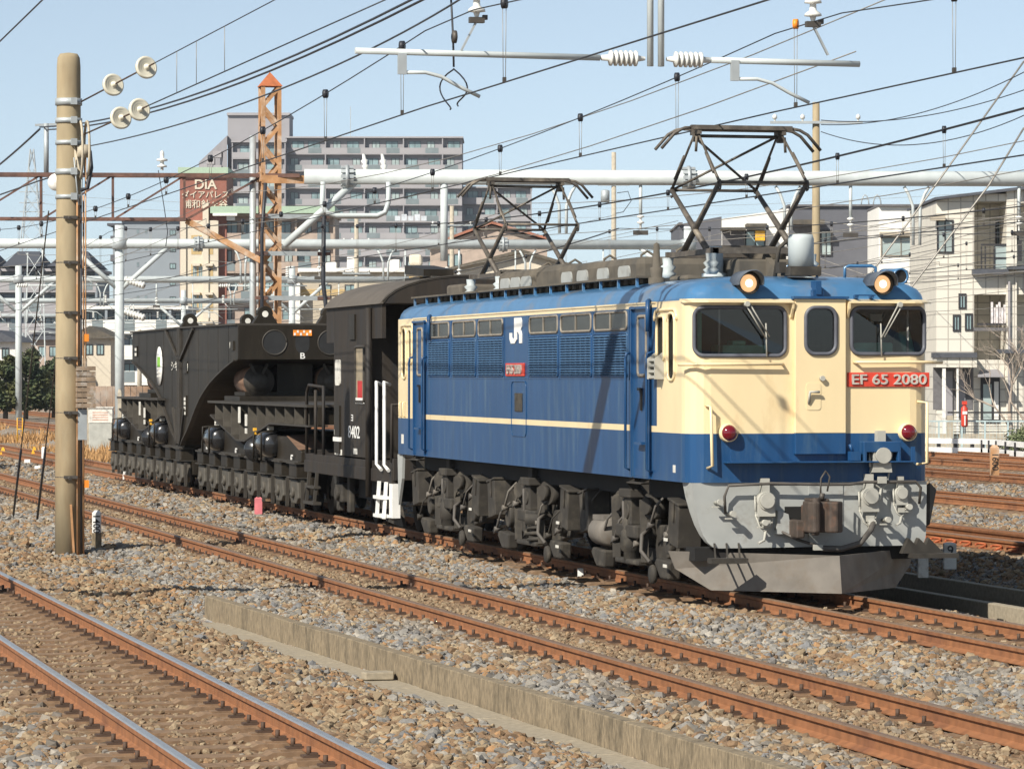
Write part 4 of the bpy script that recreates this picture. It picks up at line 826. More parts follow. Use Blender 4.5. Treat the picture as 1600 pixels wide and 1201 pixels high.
    # lower span bolsters with sloping covers, air tanks
    for yc in (2.2, -3.7):
        ym = shf([(yc,0)],k)[0][0]
        sb = MB().prism([(ym-2.6,.92),(ym+2.6,.92),(ym+2.6,1.12),(ym+1.3,1.36),(ym-1.3,1.36),(ym-2.6,1.12)],'x',-1.2,1.2).build('span_bolster', M['wagon'], wag, bev=.02)
        MB().add([(-1.22,ym-2.5,1.14),(-1.22,ym-1.3,1.37),(-.75,ym-1.3,1.40),(-.75,ym-2.5,1.18)],[(0,1,2,3)]).build('sloping_cover', M['rustplate'], sb)
        MB().box(-1.26,-1.2,ym-2.6,ym+2.6,.90,.95).build('bolster_flange', M['wagon_rim'], sb)
        tk = MB().lathe([(0,.0),(.02,.14),(.09,.22),(.2,.25),(.75,.25),(.86,.22),(.93,.14),(.95,0)],(-1.26,ym+.62,1.20),(0,-1,0),18).build('air_tank', M['wagon_gloss'], sb)
        MB().tube([(-1.5,ym-.3,.92),(-1.5,ym-.3,1.42),(-1.2,ym-.3,1.45)],.02,5).tube([(-1.5,ym+.5,.92),(-1.5,ym+.5,1.42),(-1.2,ym+.5,1.45)],.02,5).build('tank_cage', M['wagon'], tk)
        MB().cbox((-1.3,ym-.1,1.50),(.10,.14,.08)).tube([(-1.36,ym-.2,1.52),(-1.30,ym-.1,1.54),(-1.24,ym+.0,1.50)],.02,5).build('tank_valve', M['whitedirty'], tk)
        if yc < 0:
            MB().lathe([(0,0),(.03,.16),(.12,.22),(.3,.24),(.34,.0)],(-1.34,ym+1.35,1.08),(0,-1,0),16).build('brake_cylinder', M['wagon_gloss'], sb)
            MB().cbox((-1.40,ym+.95,1.42),(.05,.15,.12)).build('yellow_tag', M['yellow'], sb)
        b = MB(); 
        for q in (1.6,-1.9): b.box(-1.26,-1.235,ym+q-.12,ym+q,1.02,1.05); b.box(-1.26,-1.235,ym+q-.03,ym+q,.96,1.05)
        b.build('jack_mark', M['white'], sb)
        # two two-axle bogies under each
        for yo in (-1.48, 1.48):
            yy = ym+yo
            bo = MB(); bo.box(-1.05,-.92,yy-1.3,yy+1.3,.36,.66); bo.box(.92,1.05,yy-1.3,yy+1.3,.36,.66); bo.box(-.95,.95,yy-.2,yy+.2,.35,.9)
            bo = bo.build('bogie', M['wagon'], wag, bev=.01)
            for ax in (-.74,.74):
                w = MB(); w.cyl((-.6,yy+ax,.39),(.6,yy+ax,.39),.07,8)
                for sx in (-1,1): w.lathe([(-.07,.1),(-.07,.35),(-.045,.39),(.03,.39),(.04,.35),(.05,.13)],(sx*.56,yy+ax,.39),(sx,0,0),20)
                w.build('wheelset', M['under_dark'], bo)
                a = MB(); a.prism([(yy+ax-.34,.62),(yy+ax-.40,.30),(yy+ax-.22,.20),(yy+ax+.22,.20),(yy+ax+.40,.30),(yy+ax+.34,.62)],'x',-1.26,-1.06); a.cyl((-1.24,yy+ax,.40),(-1.31,yy+ax,.40),.11,10); a.box(-1.33,-1.29,yy+ax-.04,yy+ax+.04,.33,.39)
                a.build('axlebox', M['axle'], bo, bev=.02)
                MB().box(-1.28,-1.0,yy+ax-.36,yy+ax+.36,.66,.90).build('frame_block', M['wagon'], bo, bev=.015)
                MB().box(-1.32,-1.0,yy+ax-.40,yy+ax+.40,.895,.925).box(-1.32,-1.0,yy+ax-.40,yy+ax+.40,.645,.665).build('block_edge', M['wagon_rim'], bo)
                for hx in (-.475,.475): MB().box(-1.22,-1.16,yy+ax+hx-.025,yy+ax+hx+.025,.12,.62).build('brake_hanger', M['wagon_rim'], bo)
# plates on the near girder side
dsc = MB().lathe([(0,0),(0,.42),(.02,.42),(.02,0)],(-gw-.015,10.1,2.64),(-1,0,0),28).build('round_sign', M['white'], wag)
MB().box(-gw-.042,-gw-.034,9.9,10.3,2.62,2.84).build('green_mark', pm('green_mark', (.22,.50,.05), .5), dsc)
b = MB()
for z in (2.57,2.48,2.40): b.box(-gw-.042,-gw-.034,9.85,10.35,z,z+.035)
b.build('sign_text_line', M['whitedirty'], dsc)
def wtext(s, size, y, z, sx=2): text('stencil_marks', s, size, Mside(-gw-.014,y,z), M['whitedirty'], wag, .002, sx=sx)
wtext('シキ', .22, 8.0, 2.62, 2.2); wtext('801', .22, 6.4, 2.60, 2.0); wtext('160', .16, .7, 3.02, 2)
b = MB(); b.box(-gw-.03,-gw,13.6,13.9,2.86,3.10); b.box(-gw-.03,-gw,6.3,6.6,1.60,2.02); b.box(-gw-.03,-gw,6.2,6.7,2.48,2.72); b.box(-gw-.03,-gw,.4,.7,2.92,3.1); b.build('label_plate', M['wagon'], wag)
b = MB()
for z in (2.91,3.02): b.box(-gw-.035,-gw-.03,13.62,13.88,z-.035,z+.035)
for z in (1.66,1.76,1.86,1.95): b.box(-gw-.035,-gw-.03,6.35,6.55,z-.035,z+.03)
b.build('label_text', M['whitedirty'], wag)
# ---------------------------------------------------------------- near concrete pole with its fittings
PX, PY = 6.68, 54.6
pole = thing('concrete_pole', 'weathered brown concrete catenary pole with steel bands, left foreground', 'pole', (PX, PY, -.25))
MB().lathe([(0,.0),(0,.205),(1.7,.202),(7.25,.175),(7.38,.165),(7.44,.13),(7.46,0)],(0,0,0),(0,0,1),28).build('shaft', M['pole'], pole)
for k, z in enumerate((1.20,2.15,2.95,3.62,4.36,5.02)):
    z = 7.46-(7.46-z); r = .203-.004*z
    s = MB().tube([(r*math.cos(a),r*math.sin(a),z) for a in np.linspace(0,2*math.pi,20)],.012,4).cbox((-.0,-r-.03,z),(.20,.05,.045)).cyl((-.02,-r-.02,z),(-.02,-r-.12,z-.02),.026,6); s.build('step_bolt', M['iron'], pole)
for z, hh in ((6.68,.10),(6.42,.07),(6.10,.06),(5.66,.08),(5.30,.06)):
    MB().lathe([(0,.18),(0,.20),(hh,.20),(hh,.18)],(0,0,z),(0,0,1),24).cbox((.05,-.22,z+hh/2),(.09,.06,.10)).build('steel_band', M['galv'], pole)
for x, y, m_ in ((.10,-.21,'rusty_orange'),(.16,-.18,'cable'),(.205,-.10,'rusty_orange')):
    MB().tube([(x,y,.05),(x,y,5.35)], .014, 6).build('conduit', M[m_], pole)
MB().cbox((.17,-.12,.03),(.35,.3,.05)).bar((.05,-.2,.05),(.0,-.24,.8),.03,.03).build('base_plate', M['rusty_orange'], pole)
w_ = MB()
for k in range(8): w_.box(.08,.36,-.30,-.02,2.22+k*.078,2.285+k*.078)
w_.tube([(.22,-.16,2.1),(.22,-.16,2.95)],.03,8); w_.build('tension_weights', pm('weight_rust', (.26,.19,.13), .85, var=.3, scale=12, col2=(.45,.42,.38), amt=.3, scale2=8), pole)
MB().box(.10,.24,-.22,-.20,1.75,2.2).build('pole_tag', M['galv'], pole)
MB().tube([(.23,-.16,2.95),(.23,-.16,5.9)], .012, 6).build('weight_rod', M['rusty_orange'], pole)
for z in (3.25, 1.10): MB().cbox((.24,-.19,z),(.06,.06,.11)).build('orange_tag', M['orange'], pole)
# balancer wheel
bw = MB()
for dx in (0,.10): bw.tube([(.15+dx, -.15+.30*math.cos(a), 6.02+.42*math.sin(a)) for a in np.linspace(0,2*math.pi,28)],.020,6)
bw.cyl((.1,-.15,6.0),(.3,-.15,6.0),.10,14); bw.bar((.02,-.1,6.3),(.14,-.18,5.7),.07,.05); bw.build('balancer_wheel', pm('balancer_paint', (.46,.40,.30), .6, var=.2), pole)
MB().tube([(.28,-.25,6.0),(.30,-.28,5.75),(.24,-.28,5.45),(.15,-.24,5.42)],.03,8).build('loop_cable', M['cable'], pole)
MB().tube([(.05,-.22,5.9),(.12,-.22,5.2)],.012,5).tube([(.18,-.2,5.9),(.16,-.2,5.2)],.012,5).build('balancer_rod', M['galv'], pole)
MB().lathe([(0,0),(0,.13),(.02,.13),(.06,.05),(.08,0)],(-.17,.10,5.55),(-.5,-1,0),18).build('round_cap', M['white'], pole)
# guy rods
for k, (u0,v0,u1,v1) in enumerate(((76,330,20,812),(118,300,57,820))):
    a = at(u0,v0,56.5); b_ = onZ(u1,v1,-.22)
    t = thing('guy_wire', ['thin dark guy wire, the left of two beside the concrete pole','thin dark guy wire, the right of two beside the concrete pole'][k], 'guy wire', b_, group='guy wires of the pole')
    q = a-Vector(b_); MB().tube([(0,0,0), q], .011, 6).build('rod', M['iron'], t)
    MB().tube([q*.02, q*.26], .022, 6).build('wrapped_end', M['cable'], t)
# insulator strings on the pole
def disc_string(label, p0, dirv, offs, grp):
    t = thing('insulator_string', label, 'insulator', p0, group=grp); dv = Vector(dirv).normalized()
    MB().tube([dv*0, dv*(max(offs)+.25)], .012, 6).build('link_rod', M['clip'], t)
    for o_ in offs:
        MB().lathe([(-.10,.03),(-.06,.05),(-.05,.16),(-.02,.165),(.0,.155),(.005,.13),(-.01,.12),(.006,.10),(-.01,.09),(.006,.07),(-.01,.06),(.03,.035),(.07,.03),(.08,0)], dv*o_, dv, 24).build('porcelain_disc', M['disc'], t)
    return t
pA = Vector((PX+.17, PY-.15, 6.48)); pB = Vector((PX+.17, PY-.15, 5.98))
tA = onX(430, 0, 8.6); tB = tA-Vector((0,0,77/FPX*(tA.x*s_+tA.y*c_)))
for lb, p, q, offs in (('string of two ribbed cream disc insulators, upper pair on the pole', pA, tA, None), ('string of two ribbed cream disc insulators, lower pair on the pole', pB, tB, None)):
    dv = (q-p).normalized()
    us = ((178,112),(230,94)) if p is pA else ((190,163),(219,155))
    offs = []
    for u, v in us:   # along the wire, where the discs hang
        best = min(np.linspace(.2, 9, 600), key=lambda s: abs(((p+dv*s).x*c_-(p+dv*s).y*s_)/((p+dv*s).x*s_+(p+dv*s).y*c_)*FPX+800-u)); offs.append(float(best))
    disc_string(lb, p, dv, offs, 'insulator strings on the concrete pole')
# ---------------------------------------------------------------- wires
def wire(name, label, pts, r, mat='wire', grp='overhead wires', n=5):
    o = MB().tube(pts, r, n).build(name, M[mat]); tag(o, label, 'wire', grp); return o
def span(p, q, sag, n=24):
    p, q = Vector(p), Vector(q); return [p.lerp(q, t)-Vector((0,0,4*sag*t*(1-t))) for t in np.linspace(0, 1, n)]
SUP = [-22, 38.1, 97.6, 150, 206, 262]
def cat_height(y, hi, lo):
    for a, b in zip(SUP[:-1], SUP[1:]):
        if a <= y <= b: t = (y-a)/(b-a); return lo+(hi-lo)*(2*t-1)**2
    return hi
def stag(y, X, k): 
    for i, (a, b) in enumerate(zip(SUP[:-1], SUP[1:])):
        if a <= y <= b: t = (y-a)/(b-a); s0 = (-.25 if (i+k) % 2 == 0 else .22); return X+s0*(1-2*t)
    return X
def catenary(i, X, names, hi=6.27, lo=5.56, zc=5.38, y0=2., y1=255., dy=4.75, ph=0, rw=.0075, double=False, kk=0, droppers=True, sg=True):
    ys = np.arange(y0, y1, 1.4 if y1 < 120 else 2.2)
    f = (lambda y: stag(y, X, kk)) if sg else (lambda y: X)
    dbl = (-.03,.03) if double else (0,)
    root = thing('messenger_wire', names[0], 'wire', (0,0,0), group='overhead wires')
    for q in dbl: MB().tube([(f(y)+q, y, cat_height(y, hi, lo)) for y in ys], rw, 5).build('wire_strand', M['wire'], root)
    if droppers:
        for n_, y in enumerate(np.arange(34.0+ph, min(y1, 118), dy)):
            z = cat_height(y, hi, lo)
            if z-zc < .12: continue
            d_ = MB().tube([(f(y)-.018,y,z-.02),(f(y)-.012,y,zc+.02)],.0035,4).tube([(f(y)+.018,y,z-.02),(f(y)+.012,y,zc+.02)],.0035,4).build('dropper', M['wire_pale'], root)
            org = (i == 1 and n_ == 1)
            MB().lathe([(-.02,.0),(-.025,.055),(.025,.055),(.025,0)],(f(y),y,z),(1,-.6,0),12).build('dropper_pulley', M['orange'] if org else M['cable'], d_)
            MB().cbox((f(y),y,zc+.025),(.03,.05,.05)).build('dropper_clip', M['iron'], d_)
    wire('contact_wire', names[1], [(f(y), y, zc) for y in ys], rw*1.2)
catenary(0, 8.95, ('messenger wire with black droppers above the track left of the locomotive', 'contact wire above the track left of the locomotive'), ph=1.9, kk=1)
catenary(1, 12.95, ('messenger wire with one orange dropper pulley above the locomotive', 'contact wire touching both raised pantographs'), ph=-.1, zc=5.395, hi=6.33, lo=5.60, kk=1)
for i, X in ((3,18.8),(4,27.0),(5,33.5),(6,38.0),(7,41.6)):
    wd = {3:'first',4:'second',5:'third',6:'fourth',7:'fifth'}[i]
    catenary(i, X, (f'messenger wire of the {wd} track beyond the locomotive', f'contact wire of the {wd} track beyond the locomotive'), hi=6.45 if i < 5 else 6.3, lo=5.75, zc=5.45, y0=25, double=(i < 5), rw=.010 if i < 5 else .009, ph=i*.7, sg=False)
wire('feeder_wire', 'thick black feeder cable passing behind the concrete pole top, nearer strand', span((11.5,100.4,9.15),(11.3,26,8.6),1.0), .020, 'cable')
wire('feeder_wire', 'thick black feeder cable passing behind the concrete pole top, farther strand', span((11.62,100.4,9.08),(11.45,26,8.65),1.02), .020, 'cable')
wire('feeder_wire', 'thick black feeder cable sagging to the left edge from the truss post', span((11.5,100.4,9.1),(11.4,152,8.7),.5), .03, 'cable')
wire('feeder_wire', 'dark wire crossing the top left corner of the sky', [onX(-60,120,4.2), onX(0,65,4.2), onX(75,-8,4.2), onX(200,-130,4.2)], .009)
wire('anchor_wire', 'wire running from the upper disc insulators over the left track', [pA+(tA-pA).normalized()*.6, tA, tA+(tA-pA)*.5], .008)
wire('anchor_wire', 'contact wire running from the lower disc insulators over the left track', [pB+(tB-pB).normalized()*.6, tB, tB+(tB-pB)*.5], .010)
for k, s in enumerate((.42,.52,.66)):
    a, b_ = pA.lerp(tA, s+.1), pB.lerp(tB, s+.1)
    wire('dropper', ['thin dropper between the pole anchor wires, nearest the discs','looped jumper between the pole anchor wires','thin dropper between the pole anchor wires, farthest from the discs'][k], [a, b_], .005, 'wire_pale')
wire('feeder_wire', 'dark wire sagging rightward from behind the concrete pole top', smooth([onX(u,v,8.2) for u,v in ((140,226),(200,219),(280,198),(400,150),(480,122),(555,90),(640,45),(715,0),(800,-55))]), .011)
wire('feeder_wire', 'dark wire along the left truss top to its insulator', [onY(u,v,99) for u,v in ((-10,308),(60,283),(130,262))], .02, 'cable')
for k, pts in enumerate((((1600,96),(1465,285),(1322,480),(1200,640)), ((1600,200),(1545,290),(1408,470),(1300,620)))):
    wire('guy_wire', ['long straight diagonal stay wire meeting the roof beside the tank, on the left','long straight diagonal stay wire meeting the roof edge, on the right'][k], [onY(u,v,88-6*k) for u,v in pts], .026, 'wire_pale', 'diagonal stay wires')
for k, (u0,v0,u1,v1,vm) in enumerate(((1283,188,1660,118,24),(1283,195,1660,80,30),(1283,206,1660,150,44))):
    wire('power_line', f'sagging utility power line leaving the tan pole, {["lowest","middle","highest"][2-k]} of three', span(at(u0,v0,110), at(u1,v1,90), vm*.017), .014, 'cable', 'utility power lines')
for k, (pts, d) in enumerate((([(1080,378),(1300,362),(1600,318)],120),([(1060,452),(1320,416),(1620,340)],118),([(1100,470),(1330,440),(1620,396)],125),([(1270,400),(1420,455),(1600,430)],128),([(1270,345),(1420,360),(1600,372)],118),([(700,420),(900,382),(1100,352)],160),([(560,455),(760,415),(1060,345)],150),([(1280,425),(1440,470),(1600,452)],130),([(0,418),(130,402),(300,388)],170),([(460,470),(700,400),(960,336)],190))):
    wire('signal_wire', f'thin wire crossing the yard at {["upper","lower","middle"][k%3]} height, behind {["the front pantograph","the roof tank","the beige house","the cream door house","the tan pole","the rear pantograph","the roof monitor","the parabolic dish","the concrete pole","the red roofed house"][k]}', [at(u,v,d) for u,v in pts], .010, 'wire_pale', 'thin yard wires')

for k, (X, z0, z1, sg_) in enumerate(((15.6,6.6,6.4,.5),(16.3,7.4,7.3,.6),(21.8,5.2,5.1,.3),(23.2,6.3,6.2,.5),(24.1,7.0,7.1,.6),(30.2,6.4,6.3,.5),(30.9,5.1,5.0,.3),(35.8,6.9,6.8,.6),(36.3,5.6,5.5,.4),(40.1,7.2,7.0,.6),(43.2,6.0,6.0,.5),(44.0,7.1,7.2,.7),(45.2,5.0,5.1,.4),(46.5,6.4,6.4,.5))):
    y_, pts = 97.6, []
    for ya_, yb_ in ((45,97.6),(97.6,150),(150,206),(206,262)): pts += span((X,ya_,z0),(X,yb_,z1),sg_,9)
    wire('line_wire', f'thin grey line wire running along the yard, {["first","second","third","fourth","fifth","sixth","seventh","eighth","ninth","tenth","eleventh","twelfth","thirteenth","last"][k]} from the locomotive side', pts, .009, 'wire_pale', 'grey line wires along the yard')
# ---------------------------------------------------------------- hanging bracket just ahead of the locomotive, and its gantry
BY = 38.1
gt = thing('overhead_gantry', 'pale tube gantry over the near tracks carrying the T shaped bracket', 'gantry', (0, BY, 0))
MB().cyl((-1.5,0,8.0),(24,0,8.0),.165,16).build('beam', M['galv_white'], gt)
for x in (-1.5, 24.0): MB().cyl((x,0,-.4),(x,0,8.2),.19,16).build('post', M['galv_white'], gt)
br = thing('hanging_bracket', 'pale T shaped tube bracket with white insulators over the locomotive front', 'bracket', (10.95, BY, 5.84))
for x in (-.06,.06): MB().cyl((x,0,-.08),(x,0,2.0),.035,10).build('drop_bar', M['galv_white'], br)
for sg, xe, zo in ((-1,-3.28,.02),(1,2.30,-.01)):
    t_ = MB().cyl((sg*.62,0,0),(xe,0,zo),.034,10).build('arm_tube', M['galv_white'], br)
    ins = MB(); prof = [(.12,.02)]
    for k in range(6): prof += [(.20+k*.055,.035),(.215+k*.055,.085),(.235+k*.055,.085),(.25+k*.055,.035)]
    prof += [(.60,.03),(.62,0)]; ins.lathe(prof,(0,0,0),(sg,0,0),16); ins.build('long_insulator', M['porcelain'], t_)
    xs = -2.78 if sg < 0 else .88
    MB().cbox((xs,-.02,-.11),(.09,.05,.22)).build('steady_clamp', M['galv'], t_)
    MB().tube([(xs+.02,-.02,-.20),(xs+.25,-.02,-.195),(xs+.42,-.02,-.235),(xs+.62,-.02,-.34),(xs+.84,-.02,-.44)],.020,8).build('steady_arm', M['galv_white'], t_)
def susp(x, z0, label, side):
    t = thing('suspension_insulator', label, 'insulator', (x, BY, z0), group='suspension insulators over the near tracks')
    b = MB(); prof = [(0,.02),(.03,.03)]
    for k in range(4): prof += [(.05+k*.14,.035),(.06+k*.14,.095),(.085+k*.14,.09),(.12+k*.14,.04)]
    prof += [(.62,.03),(1.75,.025),(1.76,0)]; b.lathe(prof,(0,0,0),(0,0,1),16); b.build('shed_stack', M['porcelain'], t)
    MB().cbox((0,0,-.03),(.16,.08,.06)).cbox((.09,0,.0),(.05,.05,.05)).build('wire_clamp', M['iron'], t)
    MB().bar((0,0,-.04),(side*.17,0,-.36),.04,.02).build('strut', M['galv'], t)
susp(8.98, 6.24, 'stacked white suspension insulator on the left arm of the bracket', -1); susp(12.72, 6.28, 'stacked white suspension insulator on the right arm of the bracket', 1)
j = thing('feeder_jumper', 'black jumper cable ending in a teardrop loop on the contact wire', 'cable', (0,0,0))
MB().tube([onX(u,v,8.93) for u,v in ((703,-30),(706,20),(708,60),(709,105))],.012,6).build('drop_cable', M['cable'], j)
MB().tube(smooth([onX(u,v,8.93) for u,v in ((709,108),(690,132),(688,148),(703,166),(703,171))],14),.009,6).tube(smooth([onX(u,v,8.93) for u,v in ((709,108),(728,132),(729,148),(716,158),(716,166))],14),.009,6).build('loop', M['cable'], j)
MB().lathe([(-.03,.03),(-.02,.07),(.02,.07),(.03,.03)],onX(710,58,8.93),(1,0,0),12).build('clamp', M['iron'], j)
# ---------------------------------------------------------------- gantries down the line
def hang_post(parent, x, zb, L, s=1):
    p = MB().cyl((x,0,zb-.2),(x,0,zb-.2-L),.045*s,8).build('hanging_post', M['galv_white'], parent)
    MB().lathe([(0,.03),(.03,.10),(.06,.10),(.09,.03),(.16,.03),(.19,.10),(.22,.10),(.25,.03),(.4,.03)],(x,0,zb-.2-L),(0,0,-1),12).build('insulator', M['porcelain'], p)
    MB().cbox((x,0,zb-.2-L-.48),(.4,.12,.12)).build('wire_clamp', M['iron'], p)
def y_hanger(parent, x, zb, L):
    for sg in (-1,1): MB().tube([(x+sg*.34,0,zb-.22),(x+sg*.22,0,zb-.42),(x+sg*.10,0,zb-.75),(x+sg*.09,0,zb-.2-L)],.042,8).build('curved_hanger', M['galv_white'], parent)
def flange(parent, x, zb, r):
    b = MB(); b.lathe([(-.05,r),(-.04,r+.12),(.04,r+.12),(.05,r)],(x,0,zb),(1,0,0),16)
    for k in range(12): a = 2*math.pi*k/12; b.cbox((x,(r+.07)*math.cos(a),zb+(r+.07)*math.sin(a)),(.34,.03,.1),rx=a)
    b.build('flange_joint', M['galv'], parent)
def gantry(label, Y, x0, x1, zb, r, posts, hangers, yh, fl, braces=True):
    t = thing('overhead_gantry', label, 'gantry', (18-18*math.cos(.18), Y+18*math.sin(.18), 0), -.18, group='gantries across the yard')
    bm = MB().cyl((x0,0,zb),(x1,0,zb),r,18).build('beam', M['galv_white'], t)
    for x in fl: flange(bm, x, zb, r)
    for x in posts:
        p = MB().cyl((x,0,-.4),(x,0,zb+.75),r*.95,16).build('post', M['galv_white'], t)
        b = MB(); b.lathe([(-.25,r),(-.2,r*1.7),(.2,r*1.7),(.25,r)],(x,0,zb),(0,0,1),16); b.build('post_collar', M['galv'], p)
        if braces:
            for sg in (-1,1): MB().cyl((x,0,zb-1.9),(x+sg*2.0,0,zb-.1),.10,10).build('brace', M['galv_white'], t)
    for x, L in hangers: hang_post(t, x, zb, L)
    for x, L in yh: y_hanger(t, x, zb, L)
    if Y > 140:
        for xt in (9.1,13.0,18.8,27.0,33.5,38.0,41.6):
            if not x0 < xt < x1: continue
            a = MB(); a.cyl((xt-1.5,0,zb-r),(xt-1.5,0,5.9),.035,6); a.cyl((xt-2.6,0,6.05),(xt+1.0,0,6.05),.034,6); a.tube([(xt-.9,0,5.95),(xt-.3,0,5.9),(xt+.15,0,5.55)],.022,5); a.cyl((xt+.6,0,6.05),(xt+.2,0,6.45),.02,5); a = a.build('registration_arm', M['galv_white'], t)
            prof = []
            for k in range(5): prof += [(k*.09,.03),(k*.09+.02,.085),(k*.09+.05,.085),(k*.09+.07,.03)]
            MB().lathe(prof,(xt-2.55,0,6.05),(1,0,0),8).lathe(prof,(xt+.2,0,6.4),(0,0,1),8).build('insulator', M['porcelain'], a)
    return t
g1 = gantry('nearest thick pale tube gantry right of the rusty lattice mast', 97.6, 18.25, 47.5, 7.75, .205, [47.5], [(27.3,.8),(33.0,.85),(37.6,.8)], [(25.2,1.3),(31.3,1.2),(34.8,1.6)], [19.4,28.6,41])
MB().cyl((22.0,0,7.6),(22.0,0,5.5),.10,12).build('hanging_post', M['galv_white'], g1)
MB().cyl((17.7,0,5.9),(19.6,0,7.6),.10,12).build('brace', M['galv_white'], g1)
for sg in (-.28,.28): MB().tube([(18.75,sg,7.6),(18.72,sg,7.0),(18.85,sg,6.78),(19.1,sg,6.70),(20.2,sg,6.70),(20.42,sg,6.8),(20.5,sg,7.05),(20.5,sg,7.6)],.065,8).build('loop_frame', M['galv_white'], g1)
for x in (19.9,20.4): MB().lathe([(0,.05),(.1,.1),(.14,.05),(.24,.1),(.28,.05),(.42,.04)],(x,0,7.95),(-.15,0,1),12).build('post_insulator', M['porcelain'], g1)
g2 = gantry('second tube gantry from the camera, ending above the roof monitor', 150, 5, 43.6, 7.75, .20, [20.4, 43.6], [(28.5,.7),(34.2,.8)], [(25.4,1.4),(31.2,1.3),(37,1.3)], [23.6,36.0])
gantry('third tube gantry from the camera, behind the far wagon half', 206, 4, 44, 7.7, .19, [22.4, 37.5], [(30,.8)], [(27,1.3),(34.2,1.2)], [25])
gantry('fourth tube gantry from the camera, low behind the wagon', 262, 4, 46, 7.6, .18, [24.0, 40], [(30,.8)], [(29,1.3),(36,1.2)], [27])
gantry('farthest tube gantry, lowest in the picture', 318, 6, 48, 7.4, .18, [27.5, 42], [], [(32,1.2)], [])
# white-grey long insulators on second gantry post
t = thing('strain_insulator', 'chain of white strain insulators on the second gantry post', 'insulator', (20.6,149.6,6.3), group='strain insulators on the gantry post')
b = MB(); dv = Vector((.75,-.6,-.28)); prof = []
for k in range(7): prof += [(k*.14,.05),(k*.14+.03,.15),(k*.14+.08,.13),(k*.14+.11,.05)]
b.lathe(prof,(0,0,0),dv,12); b.build('shed_stack', M['porcelain'], t)
c2 = copy_tree(t, loc=(20.6,149.6,5.0), label='lower chain of white strain insulators on the second gantry post'); c2['label'] = 'lower chain of white strain insulators on the second gantry post'
t['label'] = 'upper chain of white strain insulators on the second gantry post'
# rusty truss and lattice mast
tr = thing('rusty_truss', 'rusty brown lattice truss beam reaching left from the lattice mast', 'truss', (17.5-17.5*math.cos(.16), 98.6+17.5*math.sin(.16), 0), -.16)
b = MB()
for y in (-.25,.25): b.box(-3,18.3,y-.04,y+.04,7.765,7.865); 
b.build('top_chord', M['rusty_truss'], tr)
b = MB()
for y in (-.25,.25): b.box(-3,15.25,y-.04,y+.04,6.59,6.67)
b.build('bottom_chord', M['rusty_truss'], tr)
for k in range(10):
    x = 15.2-1.92*k
    MB().bar((x,-.2,6.6),(x,-.2,7.8),.06,.06).bar((x,.2,6.6),(x,.2,7.8),.06,.06).build('truss_post', M['rusty_truss'], tr)
    MB().bar((x-1.92,-.2,6.6),(x,-.2,7.8),.06,.05).build('truss_diagonal', M['rusty_truss'], tr)
MB().bar((15.25,-.2,6.62),(17.3,-.1,7.8),.07,.06).build('truss_diagonal', M['rusty_truss'], tr)
b = MB(); b.bar((15.25,-.12,6.6),(17.45,-.15,5.42),.13,.16); b.bar((15.25,.12,6.6),(17.45,.15,5.42),.13,.16); b.build('knee_brace', M['rusty_orange'], tr)
MB().cyl((11.5,0,7.85),(11.5,0,9.2),.07,10).bar((11.2,0,9.15),(12.3,0,9.2),.06,.06).build('feeder_post', M['galv'], tr)
MB().lathe([(0,.04),(.08,.04),(.09,.13),(.13,.13),(.16,.05),(.24,.05),(.26,.15),(.30,.15),(.33,.05),(.42,.06),(.5,.05),(.55,0)],(14.6,0,7.95),(0,0,1),16).build('post_insulator', M['porcelain'], tr)
MB().tube([(14.5,-.1,7.95),(14.65,-.1,7.0),(14.75,-.1,6.3),(14.7,-.1,5.9)],.012,5).build('drop_wire', M['wire'], tr)
mst = thing('lattice_mast', 'rusty orange lattice mast with pyramid cap behind the wagon', 'mast', (17.5, 98.6, -.3))
for sx in (-.22,.22):
    for sy in (-.22,.22): MB().bar((sx,sy,0),(sx,sy,10.55),.10,.10).build('mast_leg', M['rusty_orange'], mst)
b = MB(); n = 20; hh = 10.5/n
for k in range(n):
    z0, z1 = k*hh, (k+1)*hh; f = 1 if k % 2 else -1
    b.bar((-.22*f,-.25,z0),(.22*f,-.25,z1),.03,.09); b.bar((-.22*f,.25,z0),(.22*f,.25,z1),.03,.09); b.bar((-.25,-.22*f,z0),(-.25,.22*f,z1),.03,.09); b.bar((.25,-.22*f,z0),(.25,.22*f,z1),.03,.09)
tag(b.build('lacing', M['rusty_orange'], mst), kind=None)
MB().add([(-.30,-.30,10.52),(.30,-.30,10.52),(.30,.30,10.52),(-.30,.30,10.52),(0,0,10.92)],[(3,2,1,0),(0,1,4),(1,2,4),(2,3,4),(3,0,4)]).build('mast_cap', pm('cap_rust', (.42,.13,.05), .8), mst)
MB().box(-.32,-.26,-.3,.3,7.95,8.2).box(-.28,.95,-.32,-.26,7.9,8.12).build('beam_bracket', M['rusty_orange'], mst)
for z in (4.75,5.95,6.95):
    MB().box(-.35,1.5,-.40,-.34,z,z+.12).build('cross_arm', M['galv'], mst)
    for x in (-.3,1.4): MB().cbox((x,-.42,z+.06),(.34,.1,.09)).build('arm_clamp', M['rusty_truss'], mst)
MB().tube([(1.4,-.45,7.2),(1.38,-.45,5.2),(1.5,-.45,4.2),(1.35,-.45,3.1),(.8,-.45,2.75)],.06,8).tube([(-.2,-.45,7.9),(-.3,-.45,6.5),(-.3,-.45,3.3),(.2,-.45,2.8)],.05,8).build('drop_cable', M['cable'], mst)
MB().cbox((.75,-.4,2.8),(.4,.3,1.1)).build('terminal_box', pm('terminal_grey', (.28,.27,.22), .7, var=.4, scale=20), mst)
MB().cyl((-.45,.1,0),(-.45,.1,9.2),.09,12).build('side_column', M['galv'], mst)
